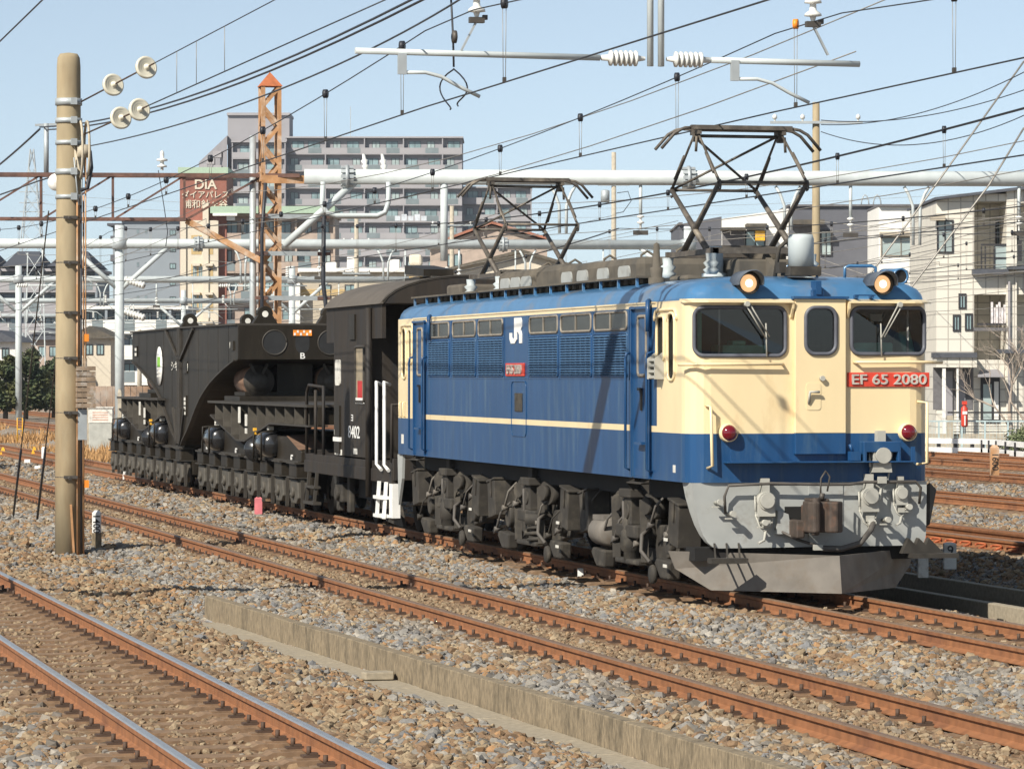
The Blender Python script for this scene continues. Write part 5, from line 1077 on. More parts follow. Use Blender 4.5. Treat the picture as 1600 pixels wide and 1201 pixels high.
# ---------------------------------------------------------------- small lineside objects
def post_box(name, label, u, vb, vt, wpx, z, mat, txt=None, grp=None, tmat='black', tip=True, band=None, cat='post'):
    p = onZ(u, vb, z)
    for _ in range(3): z = float(gz(p.x, p.y))+.02; p = onZ(u, vb, z)
    d = p.x*s_+p.y*c_; k = d/FPX; w = wpx*k/2; h_ = (vb-vt)*k
    t = thing(name, label, cat, p, -TH, grp); b = MB()
    b.box(-w,w,-w,w,-.1,h_*.93)
    if tip: b.add([(-w,-w,h_*.93),(w,-w,h_*.93),(w,w,h_*.93),(-w,w,h_*.93),(-w*.5,-w*.5,h_),(w*.5,-w*.5,h_),(w*.5,w*.5,h_),(-w*.5,w*.5,h_)],[(0,1,5,4),(1,2,6,5),(2,3,7,6),(3,0,4,7),(4,5,6,7)])
    b.build('post_body', mat, t)
    if band: MB().box(-w-.004,w+.004,-w-.004,w+.004,-.1,h_*band).build('bare_base', M['concrete'], t)
    if txt: text('numerals', txt[0], txt[1]*k, Matrix.Translation((0,-w-.003,h_*txt[2])) @ Matrix.Rotation(math.pi/2,4,'X') @ Matrix.Rotation(txt[3],4,'Z'), M[tmat], t, .001)
    return t
post_box('distance_post','white distance post lettered 1400 beside the concrete pole',151,857,797,13,-.2,M['white'],('1400',15,.66,-math.pi/2),tip=True,band=.42)
post_box('distance_post','white marker post by the rail below the black wagon',197,751,725,9.5,-.17,M['white'],('3060',6,.5,-math.pi/2))
post_box('marker_post','pink painted marker post between the tracks',404,806,776,12,-.2,M['pink'])
post_box('marker_post','tiny white peg beside the rail under the locomotive bogies',907,901,887,9,-.16,M['white'])
post_box('marker_post','small white post beside the track near the left edge',68,718,698,6,-.17,M['white'])
post_box('number_stone','white painted stone numbered 9 in the locomotive shadow',1484,876,847,19,-.34,M['whitedirty'],('9',21,.55,0),cat='number stone')
post_box('number_stone','white painted block half hidden behind the snow plough step',1442,889,850,16,-.34,M['whitedirty'],cat='number stone')
post_box('distance_post','orange distance post lettered 1600 between far tracks',1554,752,695,13,-.2,M['orange' if 0 else 'rusty_orange'],('1600',14,.55,-math.pi/2))
post_box('marker_post','bare concrete post in dry grass left of the far wagon bogies',140,690,618,7,-.3,M['pole_far'])
post_box('marker_post','bare concrete post standing behind the far wagon beam',187,690,607,6,-.3,M['pole_far'])
for k, (u, v) in enumerate(((43,723),(59,733))): post_box('ballast_block',['flat white block lying on ballast, left of a pair','flat white block lying on ballast, right of a pair'][k],u,v,v-6,9,-.17,M['white'],tip=False,cat='block')
for k, (u, v) in enumerate(((5,705),(54,704))):
    p = onZ(u, v, -.02); t = thing('rail_marker', ['orange triangular rail marker at the left edge','orange triangular rail marker right of the small white post'][k], 'marker', p, -TH, 'orange rail markers')
    MB().prism([(-.10,-.1),(.10,-.1),(.03,.13),(-.03,.13)],'y',-.07,.07).build('marker_body', M['yellow'], t)
cb = thing('relay_cabinet','pale grey trackside cabinet with white notice left of the wagon','cabinet', onX(158,690,16.9), -TH)
MB().box(-.40,.40,-.27,.27,-.4,.66).build('cabinet_body', pm('cabinet_paint', (.40,.40,.36), .7, var=.12), cb, bev=.02)
MB().box(-.42,.42,-.29,.29,.662,1.18).box(-.45,.45,-.33,.33,1.18,1.22).build('notice_panel', M['whitedirty'], cb)
b = MB()
for k in range(4): b.box(-.27,.27,-.298,-.291,.76+k*.085,.785+k*.085)
b.build('notice_text', pm('notice_red', (.6,.30,.2), .7), cb)
t = thing('yellow_hoop','thin yellow steel hoop standing in dry grass','hoop', onX(31,690,16.2), -TH); MB().tube([(-.1,0,0),(-.1,0,.95),(.1,0,.95),(.1,0,0)],.025,6).tube([(-.1,0,.5),(.1,0,.5)],.02,6).build('hoop_frame', M['yellow'], t)
t = thing('marker_post','short red post beyond the dry grass at left','post', onZ(31,648,-.3), -TH); MB().cyl((0,0,-.1),(0,0,.42),.10,10).lathe([(.42,.10),(.46,.05),(.47,0)],(0,0,0),(0,0,1),10).build('post_body', M['red'], t)
# dry grass
gm = MB(); straw = pm('dry_grass', (.42,.24,.10), .9, var=.35, scale=3)
for k in range(16000):
    X = random.uniform(14.9,17.5); Y = random.uniform(98,215); 
    if math.sin(X*1.3+Y*.2)+math.sin(Y*.11+1) < -.5: continue
    h_ = random.uniform(.12,.42); a = random.uniform(0,6.28); dx, dy = random.uniform(-.15,.15), random.uniform(-.15,.15); w = .03
    zg = float(np.interp(X, GX, GZf))-.02
    gm.add([(X-w*math.cos(a),Y-w*math.sin(a),zg),(X+w*math.cos(a),Y+w*math.sin(a),zg),(X+dx,Y+dy,zg+h_)],[(0,1,2)])
tag(gm.build('dry_grass', straw, recalc=False), 'dry straw coloured grass at the yard edge', 'grass', kind='stuff')
# ---------------------------------------------------------------- buildings: local x to the right, y away, z up; sized from the distance
M['b_grey'] = pm('block_grey_mauve', (.30,.29,.305), .8, var=.06, scale=.3); M['b_greyl'] = pm('block_parapet', (.345,.33,.34), .8, var=.06, scale=.3)
M['b_win'] = pm('window_dark_teal', (.24,.33,.34), .15, var=.35, scale=.7); M['b_curtain'] = pm('window_curtain', (.36,.43,.42), .4, var=.2, scale=.8)
M['b_dark'] = pm('recess_shade_trim', (.14,.135,.14), .8); M['b_tile'] = pm('tile_pinkish', (.42,.33,.27), .8, var=.12, scale=2.5); M['b_red'] = pm('tile_red_brown', (.27,.105,.075), .8, var=.12, scale=1.5)  # b_dark paints the shade of recesses; also used for dark edge trim
M['b_cream'] = pm('render_cream', (.62,.55,.44), .8, var=.05); M['b_ochre'] = pm('panel_ochre', (.50,.36,.17), .8, var=.08); M['b_green'] = pm('roof_pale_green', (.36,.47,.35), .6, var=.06)
M['b_white'] = pm('render_white', (.78,.76,.71), .8, var=.05, scale=1); M['b_blue'] = pm('render_blue_grey', (.25,.28,.31), .8, var=.05, scale=.5); M['b_charcoal'] = pm('siding_charcoal', (.105,.108,.125), .7, var=.08, scale=2)
M['b_roof'] = pm('roof_slate', (.075,.08,.095), .7, var=.15); M['b_rust'] = pm('roof_rust_red', (.33,.13,.08), .8, var=.3, scale=2, col2=(.4,.33,.28), amt=.4, scale2=.8); M['b_beige'] = pm('wall_beige', (.46,.40,.31), .85, var=.07); M['frame'] = pm('frame_black', (.035,.033,.035), .5)
M['b_gpanel'] = pm('balcony_panel_teal', (.19,.225,.235), .4, var=.15, scale=.5); M['cloth'] = pm('laundry', (.55,.58,.62), .9, var=.2, scale=1.5); M['leaf'] = None
def tilemat(name, a, b, sx, sz, col2):
    m = D.materials.new(name); m.use_nodes = True; n = m.node_tree.nodes; l = m.node_tree.links; p = n['Principled BSDF']; p.inputs['Roughness'].default_value = .6
    tc = n.new('ShaderNodeTexCoord'); sp = n.new('ShaderNodeSeparateXYZ'); l.new(tc.outputs['Object'], sp.inputs[0]); ad = n.new('ShaderNodeMath'); ad.operation = 'ADD'; l.new(sp.outputs[0], ad.inputs[0]); l.new(sp.outputs[1], ad.inputs[1])
    cb_ = n.new('ShaderNodeCombineXYZ'); l.new(ad.outputs[0], cb_.inputs[0]); l.new(sp.outputs[2], cb_.inputs[1])
    br_ = n.new('ShaderNodeTexBrick'); l.new(cb_.outputs[0], br_.inputs['Vector']); br_.inputs['Color1'].default_value = (*a,1); br_.inputs['Color2'].default_value = (*b,1); br_.inputs['Mortar'].default_value = (*col2,1)
    br_.inputs['Scale'].default_value = 1; br_.inputs['Brick Width'].default_value = sx; br_.inputs['Row Height'].default_value = sz; br_.inputs['Mortar Size'].default_value = .022; br_.offset = 0
    l.new(br_.outputs[0], p.inputs['Base Color']); return m
M['b_housetile'] = tilemat('house_tile', (.70,.66,.57), (.66,.62,.54), .46, .46, (.40,.37,.32))
class Bld:
    def __init__(s, name, label, cat, u0, d, group=None):
        s.k = d/FPX; p = at(u0, 584, d); s.u0 = u0; s.d = d
        s.t = thing(name, label, cat, (p.x, p.y, -.4), -TH, group)
    def x(s, u): return (u-s.u0)*s.k
    def z(s, v): return HC-(v-584)*s.k+.4
    def part(s, name, rects, mat, y0=0, dp=8, parent=None, bev=0):      # rects: (u0,v0,u1,v1) image-measured boxes with depth dp
        b = MB()
        for r in rects:
            zb = 0 if r[3] is None else s.z(r[3]); yy0 = r[4] if len(r) > 4 else y0; dd = r[5] if len(r) > 5 else dp
            b.box(s.x(r[0]), s.x(r[2]), yy0, yy0+dd, zb, s.z(r[1]))
        return b.build(name, M[mat], parent or s.t, bev=bev)
    def win(s, u0, v0, u1, v1, y=0, pane='b_win', fr='frame', ft=.06, depth=.05):
        x0, x1, z0, z1 = s.x(u0), s.x(u1), s.z(v1), s.z(v0); b = MB()
        b.box(x0-ft,x0,y-depth,y,z0-ft,z1+ft); b.box(x1,x1+ft,y-depth,y,z0-ft,z1+ft); b.box(x0,x1,y-depth,y,z1,z1+ft); b.box(x0,x1,y-depth,y,z0-ft,z0); b.box((x0+x1)/2-.02,(x0+x1)/2+.02,y-depth*.8,y,z0,z1)
        w = b.build('window', M[fr], s.t); MB().box(x0,x1,y-.012,y-.002,z0,z1).build('pane', M[pane], w); return w
def winproto(w, h, parent, frame, pane, loc):
    b = MB(); f = .06
    b.box(-w/2-f,-w/2,-.05,0,-f,h+f); b.box(w/2,w/2+f,-.05,0,-f,h+f); b.box(-w/2,w/2,-.05,0,h,h+f); b.box(-w/2,w/2,-.05,0,-f,0); b.box(-.03,.03,-.045,0,0,h)
    o = b.build('window', M[frame], parent, loc=loc); MB().box(-w/2,w/2,-.012,-.002,0,h).build('pane', M[pane], o); return o
def balcony_block(B, u0, u1, vtop, floors, pitch, wall, par, bay_px, y0=0, depth=12, glass=('b_win','b_curtain'), vbase=None, parts=True, railing=True, name='wall'):
    x0, x1 = B.x(u0), B.x(u1); zt = B.z(vtop); fh = pitch*B.k
    b = MB(); b.box(x0,x1,y0,y0+depth,0,zt-.2); b.build(name, M[wall], B.t)
    MB().box(x0-.2,x1+.2,y0-1.0,y0+depth+.2,zt-.25,zt).build('roof', M[par], B.t)
    nb = max(1, int(round((u1-u0)/bay_px))); bw = (x1-x0)/nb; protos = {}
    for f in range(floors):
        zf = zt-(f+1)*fh
        if zf < 0.2: break
        m = MB(); m.box(x0,x1,y0-.9,y0,zf-.18,zf); m.box(x0,x1,y0-.92,y0-.84,zf,zf+.95); m = m.build('balcony', M[par], B.t); gp = MB()
        for k in range(nb):
            if (k+f) % 2: gp.box(x0+bw*(k+.12),x0+bw*(k+.80),y0-.935,y0-.925,zf+.05,zf+.92)
        gp.build('glass_panel', M['b_gpanel'], m)
        for k in range(nb+1): 
            if k % 2 == 0: pass
        for k in range(nb):
            key = 0 if (k*7+f*3) % 5 < 3 else 1; wv = bw*(.58 if key == 0 else .36); hh = fh*.70; loc = (x0+bw*(k+.5)+(-.1*bw if (k+f) % 2 else .08*bw), y0-.003, zf+.05)
            if key not in protos: protos[key] = winproto(wv, hh, B.t, 'frame', glass[key % 2], loc)
            else: copy_tree(protos[key], B.t, loc)
    m = MB()
    for k in range(0, nb+1, 2): m.box(x0+bw*k-.1,x0+bw*k+.1,y0-.88,y0,max(zt-floors*fh,0),zt-.25)
    m.build('balcony_divider', M[wall], B.t)
# big grey apartment block on the skyline
B = Bld('apartment_block', 'long tall grey apartment block with rows of balconies on the skyline', 'apartment block', 355, 620)
balcony_block(B, 448, 722, 214, 9, 26.5, 'b_grey', 'b_greyl', 30, 0, 14)
balcony_block(B, 365, 447, 222, 4, 26.5, 'b_grey', 'b_greyl', 34, -2, 14, name='stair_wing')
B.part('lift_tower', [(353,176,450,None)], 'b_grey', 4, 10); B.part('tower_cap', [(352,174,451,178)], 'b_greyl', 3.5, 11)
balcony_block(B, 723, 830, 290, 6, 26.5, 'b_grey', 'b_greyl', 30, 4, 12, name='low_wing')
B.part('roof_railing', [(722,284,768,285),(722,288,768,289)], 'galv', 2, .1)
sw = MB(); sw.add([(B.x(355),0,0),(B.x(355),0,B.z(212)),(B.x(287),30,B.z(238)),(B.x(287),30,0)],[(0,1,2,3)]); sw.add([(B.x(355),0,B.z(212)),(B.x(355),12,B.z(212)),(B.x(287),42,B.z(238)),(B.x(287),30,B.z(238))],[(0,1,2,3)]); sw.build('side_wing', M['b_grey'], B.t)
for f in range(5):
    for k in range(3): B_u = 296+k*17; B.part('side_balcony', [(B_u,246+f*22+k*-6,B_u+13,256+f*22+k*-6)], 'b_greyl', 20-k*8, 2)
B.part('aerial', [(546,165,547,214)], 'galv', 3, .1)
# tiled apartment house with the roof sign
B = Bld('apartment_house', 'pinkish tiled apartment house with red brown rooftop sign wall and green roof', 'apartment house', 281, 370)
B.part('sign_wall', [(281,272,354,None)], 'b_red', 0, 9); B.part('sign_roof', [(279,262,357,273)], 'b_green', -.6, 10)
B.part('tower_wall', [(287,345,342,None)], 'b_cream', -.8, .8)
B.part('ochre_panel', [(300,368+45*k,316,398+45*k) for k in range(4)]+[(320,368+45*k,334,398+45*k) for k in range(4)], 'b_ochre', -.83, .1)
B.part('corner_column', [(318,318,327,None),(283,345,292,None)], 'b_cream', -1.0, 1.0)
for k in range(4):
    for u in (303, 312): B.win(u, 372+45*k, u+5, 392+45*k, -.84, 'b_win', 'b_cream', .03)
    B.part('awning', [(302,412+45*k,314,416+45*k),(322,412+45*k,334,416+45*k)], 'b_cream', -1.3, .5)
balcony_block(B, 343, 522, 334, 5, 45, 'b_tile', 'b_tile', 30, 1, 10)
B.part('green_eave', [(330,323,524,334)], 'b_green', -1.2, 12); B.part('white_gutter', [(334,334,372,338)], 'b_white', -1.3, .3)
B.part('air_conditioner', [(355,338,368,345)], 'b_white', -.8, .5)
for s_txt, sz, u, v in (('DIA', 21, 321, 289), ('ダイアパレス', 12.5, 321, 305), ('浦和針ヶ谷', 14, 321, 320)):
    text('roof_lettering', s_txt, sz*B.k, Matrix.Translation((B.x(u), -.05, B.z(v))) @ Matrix.Rotation(math.pi/2,4,'X'), M['b_cream'], B.t, .05, bold=.02 if s_txt == 'DIA' else .008)
# grey-blue block
B = Bld('apartment_block', 'plain blue grey block with small windows and a green balcony, left of the sign house', 'apartment block', 170, 430)
B.part('wall', [(190,343,282,None)], 'b_blue', 0, 12); B.part('green_side', [(172,352,191,None)], 'b_blue', 3, 8); B.part('roof', [(168,349,192,353),(188,340,284,344)], 'b_roof', -.5, 13)
B.part('green_balcony', [(171,368,192,381),(171,398,192,408)], 'b_green' if 0 else 'b_charcoal', 1, 2)
for r in range(5):
    for u in (214, 227): B.win(u, 358+26*r, u+2.5, 364+26*r, 0, 'b_win', 'b_blue', .03)
    B.win(266, 360+26*r, 274, 367+26*r, 0)
# low apartment row at left
B = Bld('apartment_row', 'low apartment row with white balcony parapets behind the second gantry post', 'apartment row', 118, 300)
balcony_block(B, 118, 292, 478, 4, 40, 'b_blue', 'b_white', 24, 0, 9)
B = Bld('apartment_row', 'low grey apartment row with dark hip roofs at the left edge', 'apartment row', -70, 330)
balcony_block(B, -70, 152, 420, 5, 34, 'b_blue', 'b_greyl', 28, 0, 10)
b = MB()
for u0, u1 in ((8,68),(78,150),(-62,0)):
    x0, x1, z0, z1 = B.x(u0), B.x(u1), B.z(417), B.z(391); xm = (x0+x1)/2
    b.add([(x0,-2,z0),(x1,-2,z0),(x1,10,z0),(x0,10,z0),(xm-1,3,z1),(xm+1,3,z1)],[(0,1,5,4),(1,2,5),(2,3,4,5),(3,0,4)])
b.build('hip_roof', M['b_roof'], B.t)
# middle distance houses
B = Bld('house', 'house with patchy rust red sheet roof behind the rear pantograph', 'house', 670, 250)
b = MB(); x0, xm, x1 = B.x(665), B.x(768), B.x(860); b.add([(x0,-.5,B.z(384)),(xm,-.5,B.z(346)),(x1,-.5,B.z(372)),(x0,9,B.z(384)),(xm,9,B.z(346)),(x1,9,B.z(372)),(x0,-.5,B.z(388)),(xm,-.5,B.z(350)),(x1,-.5,B.z(376))],[(0,1,4,3),(1,2,5,4),(0,6,7,1),(1,7,8,2)]); b.build('roof', M['b_rust'], B.t)
MB().prism([(B.x(672),0),(B.x(855),0),(B.x(855),B.z(378)),(B.x(768),B.z(352)),(B.x(672),B.z(388))],'y',0,8).build('wall', M['b_tile'], B.t)
B.win(700,398,720,415); B.win(800,392,815,410)
B = Bld('house', 'cream gabled house with brown roof behind the locomotive roof monitor', 'house', 720, 200)
MB().prism([(B.x(690),0),(B.x(905),0),(B.x(905),B.z(420)),(B.x(815),B.z(394)),(B.x(690),B.z(424))],'y',0,9).build('wall', M['b_cream'], B.t)
b = MB(); b.add([(B.x(680),-.5,B.z(424)),(B.x(815),-.5,B.z(390)),(B.x(912),-.5,B.z(418)),(B.x(680),9,B.z(424)),(B.x(815),9,B.z(390)),(B.x(912),9,B.z(418)),(B.x(680),-.5,B.z(428)),(B.x(815),-.5,B.z(395)),(B.x(912),-.5,B.z(422))],[(0,1,4,3),(1,2,5,4),(0,6,7,1),(1,7,8,2)]); b.build('roof', M['roof_dirt'], B.t)
B = Bld('shop_building', 'low beige flat roofed building with rooftop tanks behind the brake van', 'building', 455, 235)
B.part('wall', [(468,424,690,None)], 'b_beige', 0, 12); B.part('parapet', [(466,419,692,425)], 'b_white', -.3, 12.6); B.part('brown_panel', [(590,432,660,440),(470,452,540,462)], 'b_ochre', -.05, .1)
B.part('roof_unit', [(607,404,622,419),(500,408,522,419),(540,400,552,419)], 'b_white', 2, 2); B.part('water_tank', [(637,395,657,412)], 'b_cream', 3, 3, bev=.15)
for u in (500, 540, 620, 650): B.win(u, 446, u+16, 466, 0)
B.part('tilted_roof', [(455,440,470,None)], 'b_white', -1, 8)
# charcoal and white houses, right of centre
B = Bld('house', 'flat roofed charcoal and white house behind the front pantograph', 'house', 1062, 165)
MB().prism([(B.x(1062),0),(B.x(1128),0),(B.x(1128),B.z(338)),(B.x(1062),B.z(350))],'y',.3,9).build('side_wall', M['b_charcoal'], B.t)
MB().prism([(B.x(1128),0),(B.x(1232),0),(B.x(1232),B.z(326)),(B.x(1128),B.z(342))],'y',0,9).build('wall', M['b_white'], B.t)
MB().prism([(B.x(1232),0),(B.x(1372),0),(B.x(1372),B.z(322)),(B.x(1232),B.z(322))],'y',-.25,9).build('dark_wall', M['b_charcoal'], B.t)
B.part('recess_shade_panel', [(1128,362,1162,392),(1240,348,1275,395)], 'b_dark', -.26, .05); B.part('shade_canopy', [(1125,357,1163,361),(1164,351,1196,356),(1232,345,1285,352)], 'roof_dirt', -1.2, 1.2)  # recesses are flat dark panels, their shade painted on
B.win(1166,362,1194,384,-.02); B.win(1283,362,1297,398,-.27,'b_curtain'); B.part('roof_edge', [(1230,320,1374,323),(1060,348,1066,351)], 'b_dark', -.4, 9.6)
B.part('yellow_sign', [(1178,362,1193,377)], 'yellow', -.9, .05)
for u in (1355,1374): t_ = MB().tube([(B.x(u)+.18*math.cos(a),1,B.z(322)+.55*abs(math.sin(a))) for a in np.linspace(0,math.pi,7)],.03,5).build('roof_vent_pipe', M['galv'], B.t)
B = Bld('house', 'white bay house with wide curtained window beside the charcoal house', 'house', 1370, 160)
B.part('wall', [(1372,322,1438,None)], 'b_white', -.3, 9); B.part('dark_wing', [(1438,321,1466,None)], 'b_charcoal', 0, 9); B.part('roof_edge', [(1371,320,1467,323)], 'b_dark', -.5, 9.6)
w = B.win(1377,372,1436,399,-.3,'b_curtain','brassframe'); B.part('shutter_box', [(1373,363,1437,370)], 'b_beige', -.6, .3)
MB().lathe([(0,.0),(.03,.25),(.10,.42),(.12,.42),(.05,.2),(.02,0)],(B.x(1446),-.9,B.z(433)),(-.45,-.9,.2),20).build('satellite_dish', M['white'], B.t)
# beige tiled house at the right edge
B = Bld('house', 'three storey beige tiled house with balconies at the right edge', 'house', 1462, 136)
K = B.k
MB().prism([(B.x(1463),0),(B.x(1522),0),(B.x(1522),B.z(303)),(B.x(1463),B.z(314))],'y',0,9).build('left_wall', M['b_housetile'], B.t)
rw_ = MB(); 
rw_.box(B.x(1522),B.x(1573),.0,9,0,B.z(562)); rw_.box(B.x(1522),B.x(1700),1.9,9,B.z(562),B.z(312)); rw_.box(B.x(1522),B.x(1573),0,1.9,B.z(460),B.z(424)); rw_.box(B.x(1522),B.x(1573),0,1.9,B.z(315),B.z(303)); rw_.box(B.x(1572),B.x(1588),-.12,1.9,0,B.z(298)); rw_.box(B.x(1588),B.x(1700),0,1.9,0,B.z(562)); rw_.box(B.x(1588),B.x(1700),0,1.9,B.z(460),B.z(424)); rw_.box(B.x(1588),B.x(1700),0,1.9,B.z(317),B.z(296))
rw_.build('right_wall', M['b_housetile'], B.t)
MB().prism([(B.x(1459),B.z(313)),(B.x(1705),B.z(284)),(B.x(1705),B.z(279)),(B.x(1459),B.z(309))],'y',-.4,9.3).build('roof', M['b_roof'], B.t)
B.part('balcony_floor', [(1518,421,1574,429)], 'b_roof', -.5, .6); B.part('balcony_floor', [(1521,512,1574,517),(1588,512,1640,517)], 'b_dark', -.15, .3)
b = MB()
for u in (1532,1538,1552): b.box(B.x(u),B.x(u)+.05,-.1,-.05,B.z(421),B.z(385))
b.box(B.x(1532),B.x(1573),-.1,-.05,B.z(384),B.z(381)); b.box(B.x(1532),B.x(1573),-.1,-.05,B.z(404),B.z(402)); b.box(B.x(1526),B.x(1573),-.1,-.05,B.z(508),B.z(505)); b.box(B.x(1590),B.x(1596),-.1,-.05,B.z(408),B.z(375)); b.build('balcony_rail', M['frame'], B.t)
MB().box(B.x(1554),B.x(1573),-.06,-.04,B.z(420),B.z(384)).build('frosted_screen', M['b_curtain'], B.t)
B.win(1466,346,1487,393,0,'b_curtain'); B.part('window_hood', [(1453,337,1475,345)], 'b_beige', -.4, .4)
for u, v0, v1 in ((1500,461,480),(1491,494,515),(1510,492,514)): B.win(u, v0, u+7, v1, 0)
B.win(1568,344,1572,381,1.88); B.win(1590,345,1600,378,1.88)
B.part('porch_roof', [(1455,551,1520,559)], 'b_roof', -1.3, 1.3); B.part('porch_fascia', [(1457,559,1520,574)], 'b_housetile', -1.2, 1.2); B.part('porch_shade', [(1458,574,1520,640)], 'b_dark', -.02, .04)  # porch_shade is a flat dark panel painting the shade under the porch roof
B.part('porch_post', [(1467,575,1472,None),(1489,575,1492,None)], 'b_white', -1.15, .15)
B.part('tall_shutter', [(1473,580,1488,652),(1494,580,1508,652)], 'b_grey', -.08, .06)
b = MB(); b.add([(B.x(1522),-1.1,B.z(586)),(B.x(1562),-1.1,B.z(586)),(B.x(1560),0,B.z(577)),(B.x(1532),0,B.z(577)),(B.x(1522),-1.1,B.z(589)),(B.x(1562),-1.1,B.z(589))],[(0,1,2,3),(0,4,5,1)]); b.build('door_canopy', M['b_grey'], B.t)
dr = B.part('front_door', [(1532,590,1562,660)], 'frame', -.06, .05); B.part('door_glass', [(1536,600,1549,655)], 'b_curtain', -.075, .01, dr); B.part('door_panel', [(1553,596,1560,655)], 'b_white', -.08, .015, dr)
B.part('bay_eave', [(1572,417,1640,422),(1558,546,1640,552)], 'b_roof', -1.2, 1.4)
B.part('downpipe', [(1574,440,1577,None)], 'b_greyl', -.25, .12)
lau = MB()
for k in range(6): lau.box(B.x(1548+k*4),B.x(1551.5+k*4),-.05+.06*(k%2),.0+.06*(k%2),B.z(508-3*(k%2)),B.z(472+4*((k*2)%3)))
lau = tag(lau.build('laundry', pm('laundry_white', (.66,.62,.62), .9, var=.3, scale=6), None), 'white laundry hanging on the middle balcony of the beige tiled house', 'laundry'); lau.location = B.t.location; lau.rotation_euler = B.t.rotation_euler
lau2 = MB()
for k in range(5): lau2.box(k*1.1,k*1.1+.9,-.04,.04,0,.8+.3*(k%2))
p = at(617, 345, 617); lau2 = tag(lau2.build('laundry', M['cloth'], None, loc=(p.x,p.y,p.z)), 'pale laundry row hanging on a balcony of the big grey apartment block', 'laundry'); lau2.rotation_euler = (0,0,-TH)
B = Bld('house', 'red brick house glimpsed between the charcoal and beige houses', 'house', 1440, 190)
B.part('wall', [(1430,470,1475,None)], 'b_red', 0, 8); B.part('roof', [(1426,464,1480,471)], 'b_roof', -.5, 9)
# town filling the horizon
cols = ['b_cream','b_tile','b_white','b_blue','b_beige','b_greyl']; cnames = {'b_cream':'cream','b_tile':'pinkish','b_white':'white','b_blue':'blue grey','b_beige':'beige','b_greyl':'grey'}
k = 0
ORD = 'first second third fourth fifth sixth seventh eighth ninth tenth eleventh twelfth thirteenth fourteenth fifteenth sixteenth seventeenth eighteenth nineteenth twentieth'.split(); ORD += ['twenty-'+q for q in ORD[:9]]+['thirtieth']+['thirty-'+q for q in ORD[:9]]
for u in list(range(-260, 1000, 74))+list(range(1640, 2300, 70)):
    k += 1; d = 240+((k*67) % 130)+(140 if 200 < u < 700 else 0); v = 505+((k*37) % 40); w = 60+((k*13) % 25); c1 = cols[(k*5) % 6]
    B = Bld('house', f'small {cnames[c1]} house with dark gable roof, number {k} of the far row from the left', 'house', u, d, 'far houses along the yard')
    B.part('wall', [(u,v,u+w,None)], c1, 0, 8)
    b = MB(); b.prism([(B.x(u)-.4,B.z(v)-.05),(B.x(u+w)+.4,B.z(v)-.05),(B.x(u+w/2),B.z(v-18))],'y',-.5,8.5); b.build('roof', M['b_roof'] if k % 3 else M['roof_dirt'], B.t)
    for q in range(3): B.win(u+8+q*17, v+12, u+17+q*17, v+26, 0)
    B.t['label'] = f'small {cnames[c1]} house with dark gable roof, {ORD[k-1]} from the left in the far row'
# ---------------------------------------------------------------- boundary: fences, rails, sheds
t = thing('mesh_fence', 'pale blue mesh fence in front of the beige tiled house', 'fence', Vector((at(1530,584,124).x,at(1530,584,124).y,-.4)), -TH)
d = t.location.x*s_+t.location.y*c_; k_ = d/FPX
for j_, u in enumerate(range(1395, 1680, 36)):
    x = (u-1530)*k_; MB().box(x-.03,x+.03,-.03,.03,0,(700-639)*k_).build('fence_post', pm('fence_blue', (.42,.52,.53), .5) if j_ == 0 else D.materials['fence_blue'], t)
b = MB(); x0, x1 = (1395-1530)*k_, (1680-1530)*k_; h_ = 61*k_
b.box(x0,x1,-.02,.02,h_-.05,h_); b.box(x0,x1,-.015,.015,.05,.08)
for q in range(7): b.box(x0,x1,-.006,.006,.15+q*.15,.156+q*.15)
for q in np.arange(x0, x1, .12): b.box(q-.004,q+.004,-.004,.004,.05,h_)
b.build('mesh_panel', D.materials['fence_blue'], t)
t = thing('block_wall', 'low concrete block wall behind the pale blue mesh fence', 'wall', Vector((at(1530,584,126.5).x,at(1530,584,126.5).y,-.4)), -TH)
MB().box(x0-2,x1+3,0,.2,0,.82).build('wall_panel', M['pole_far'], t); MB().box((1478-1530)*k_,(1487-1530)*k_,-.3,0,0,1.45).build('gate_pillar', M['pole_far'], t)
b = MB(); b.box((1480-1530)*k_,x1,.05,.1,1.52,1.58); b.box((1480-1530)*k_,x1,.05,.1,.88,.91)
for q in range(5): b.box((1480-1530)*k_,x1,.06,.09,.98+q*.1,.993+q*.1)
b.build('railing', M['frame'], t)
t = thing('red_extinguisher_box', 'red fire extinguisher box hung on the mesh fence', 'extinguisher box', Vector((at(1507,584,123.6).x,at(1507,584,123.6).y,.7)), -TH)
MB().lathe([(0,.0),(0,.09),(.05,.115),(.62,.115),(.70,.05),(.75,.03),(.76,0)],(0,0,0),(0,0,1),14).build('canister', M['red'], t); MB().box(-.08,.08,-.125,-.115,.42,.52).box(-.02,.02,-.125,-.115,.05,.38).build('white_label', M['white'], t); MB().cbox((0,0,.8),(.16,.14,.12)).build('top_cap', M['red'], t)
for z_, vv, lb, row in ((.62,690,'upper white guard beam curving along the yard edge, on dark posts',0),(.33,701,'lower white guard beam lying along the yard edge',1)):
    t = thing('guard_rail', lb, 'guard rail', (0,0,-.3), group='white guard rails')
    pts = [at(u, 584, dd_) for u, dd_ in ((1380,121),(1460,119),(1530,118),(1560,116),(1600,112),(1680,103))]
    for p_, q_ in zip(pts[:-1], pts[1:]): MB().bar(Vector((p_.x,p_.y,z_)), Vector((q_.x,q_.y,z_)), .06, .17).build('beam', M['white'], t)
    for i_ in range(1, 40):
        f_ = i_/40*(len(pts)-1); a_ = pts[int(f_)].lerp(pts[min(int(f_)+1,len(pts)-1)], f_-int(f_))
        if i_ % 3 == 0: MB().box(a_.x-.05,a_.x+.05,a_.y+.06,a_.y+.16,0,z_+.05).build('guard_post', M['frame'], t)
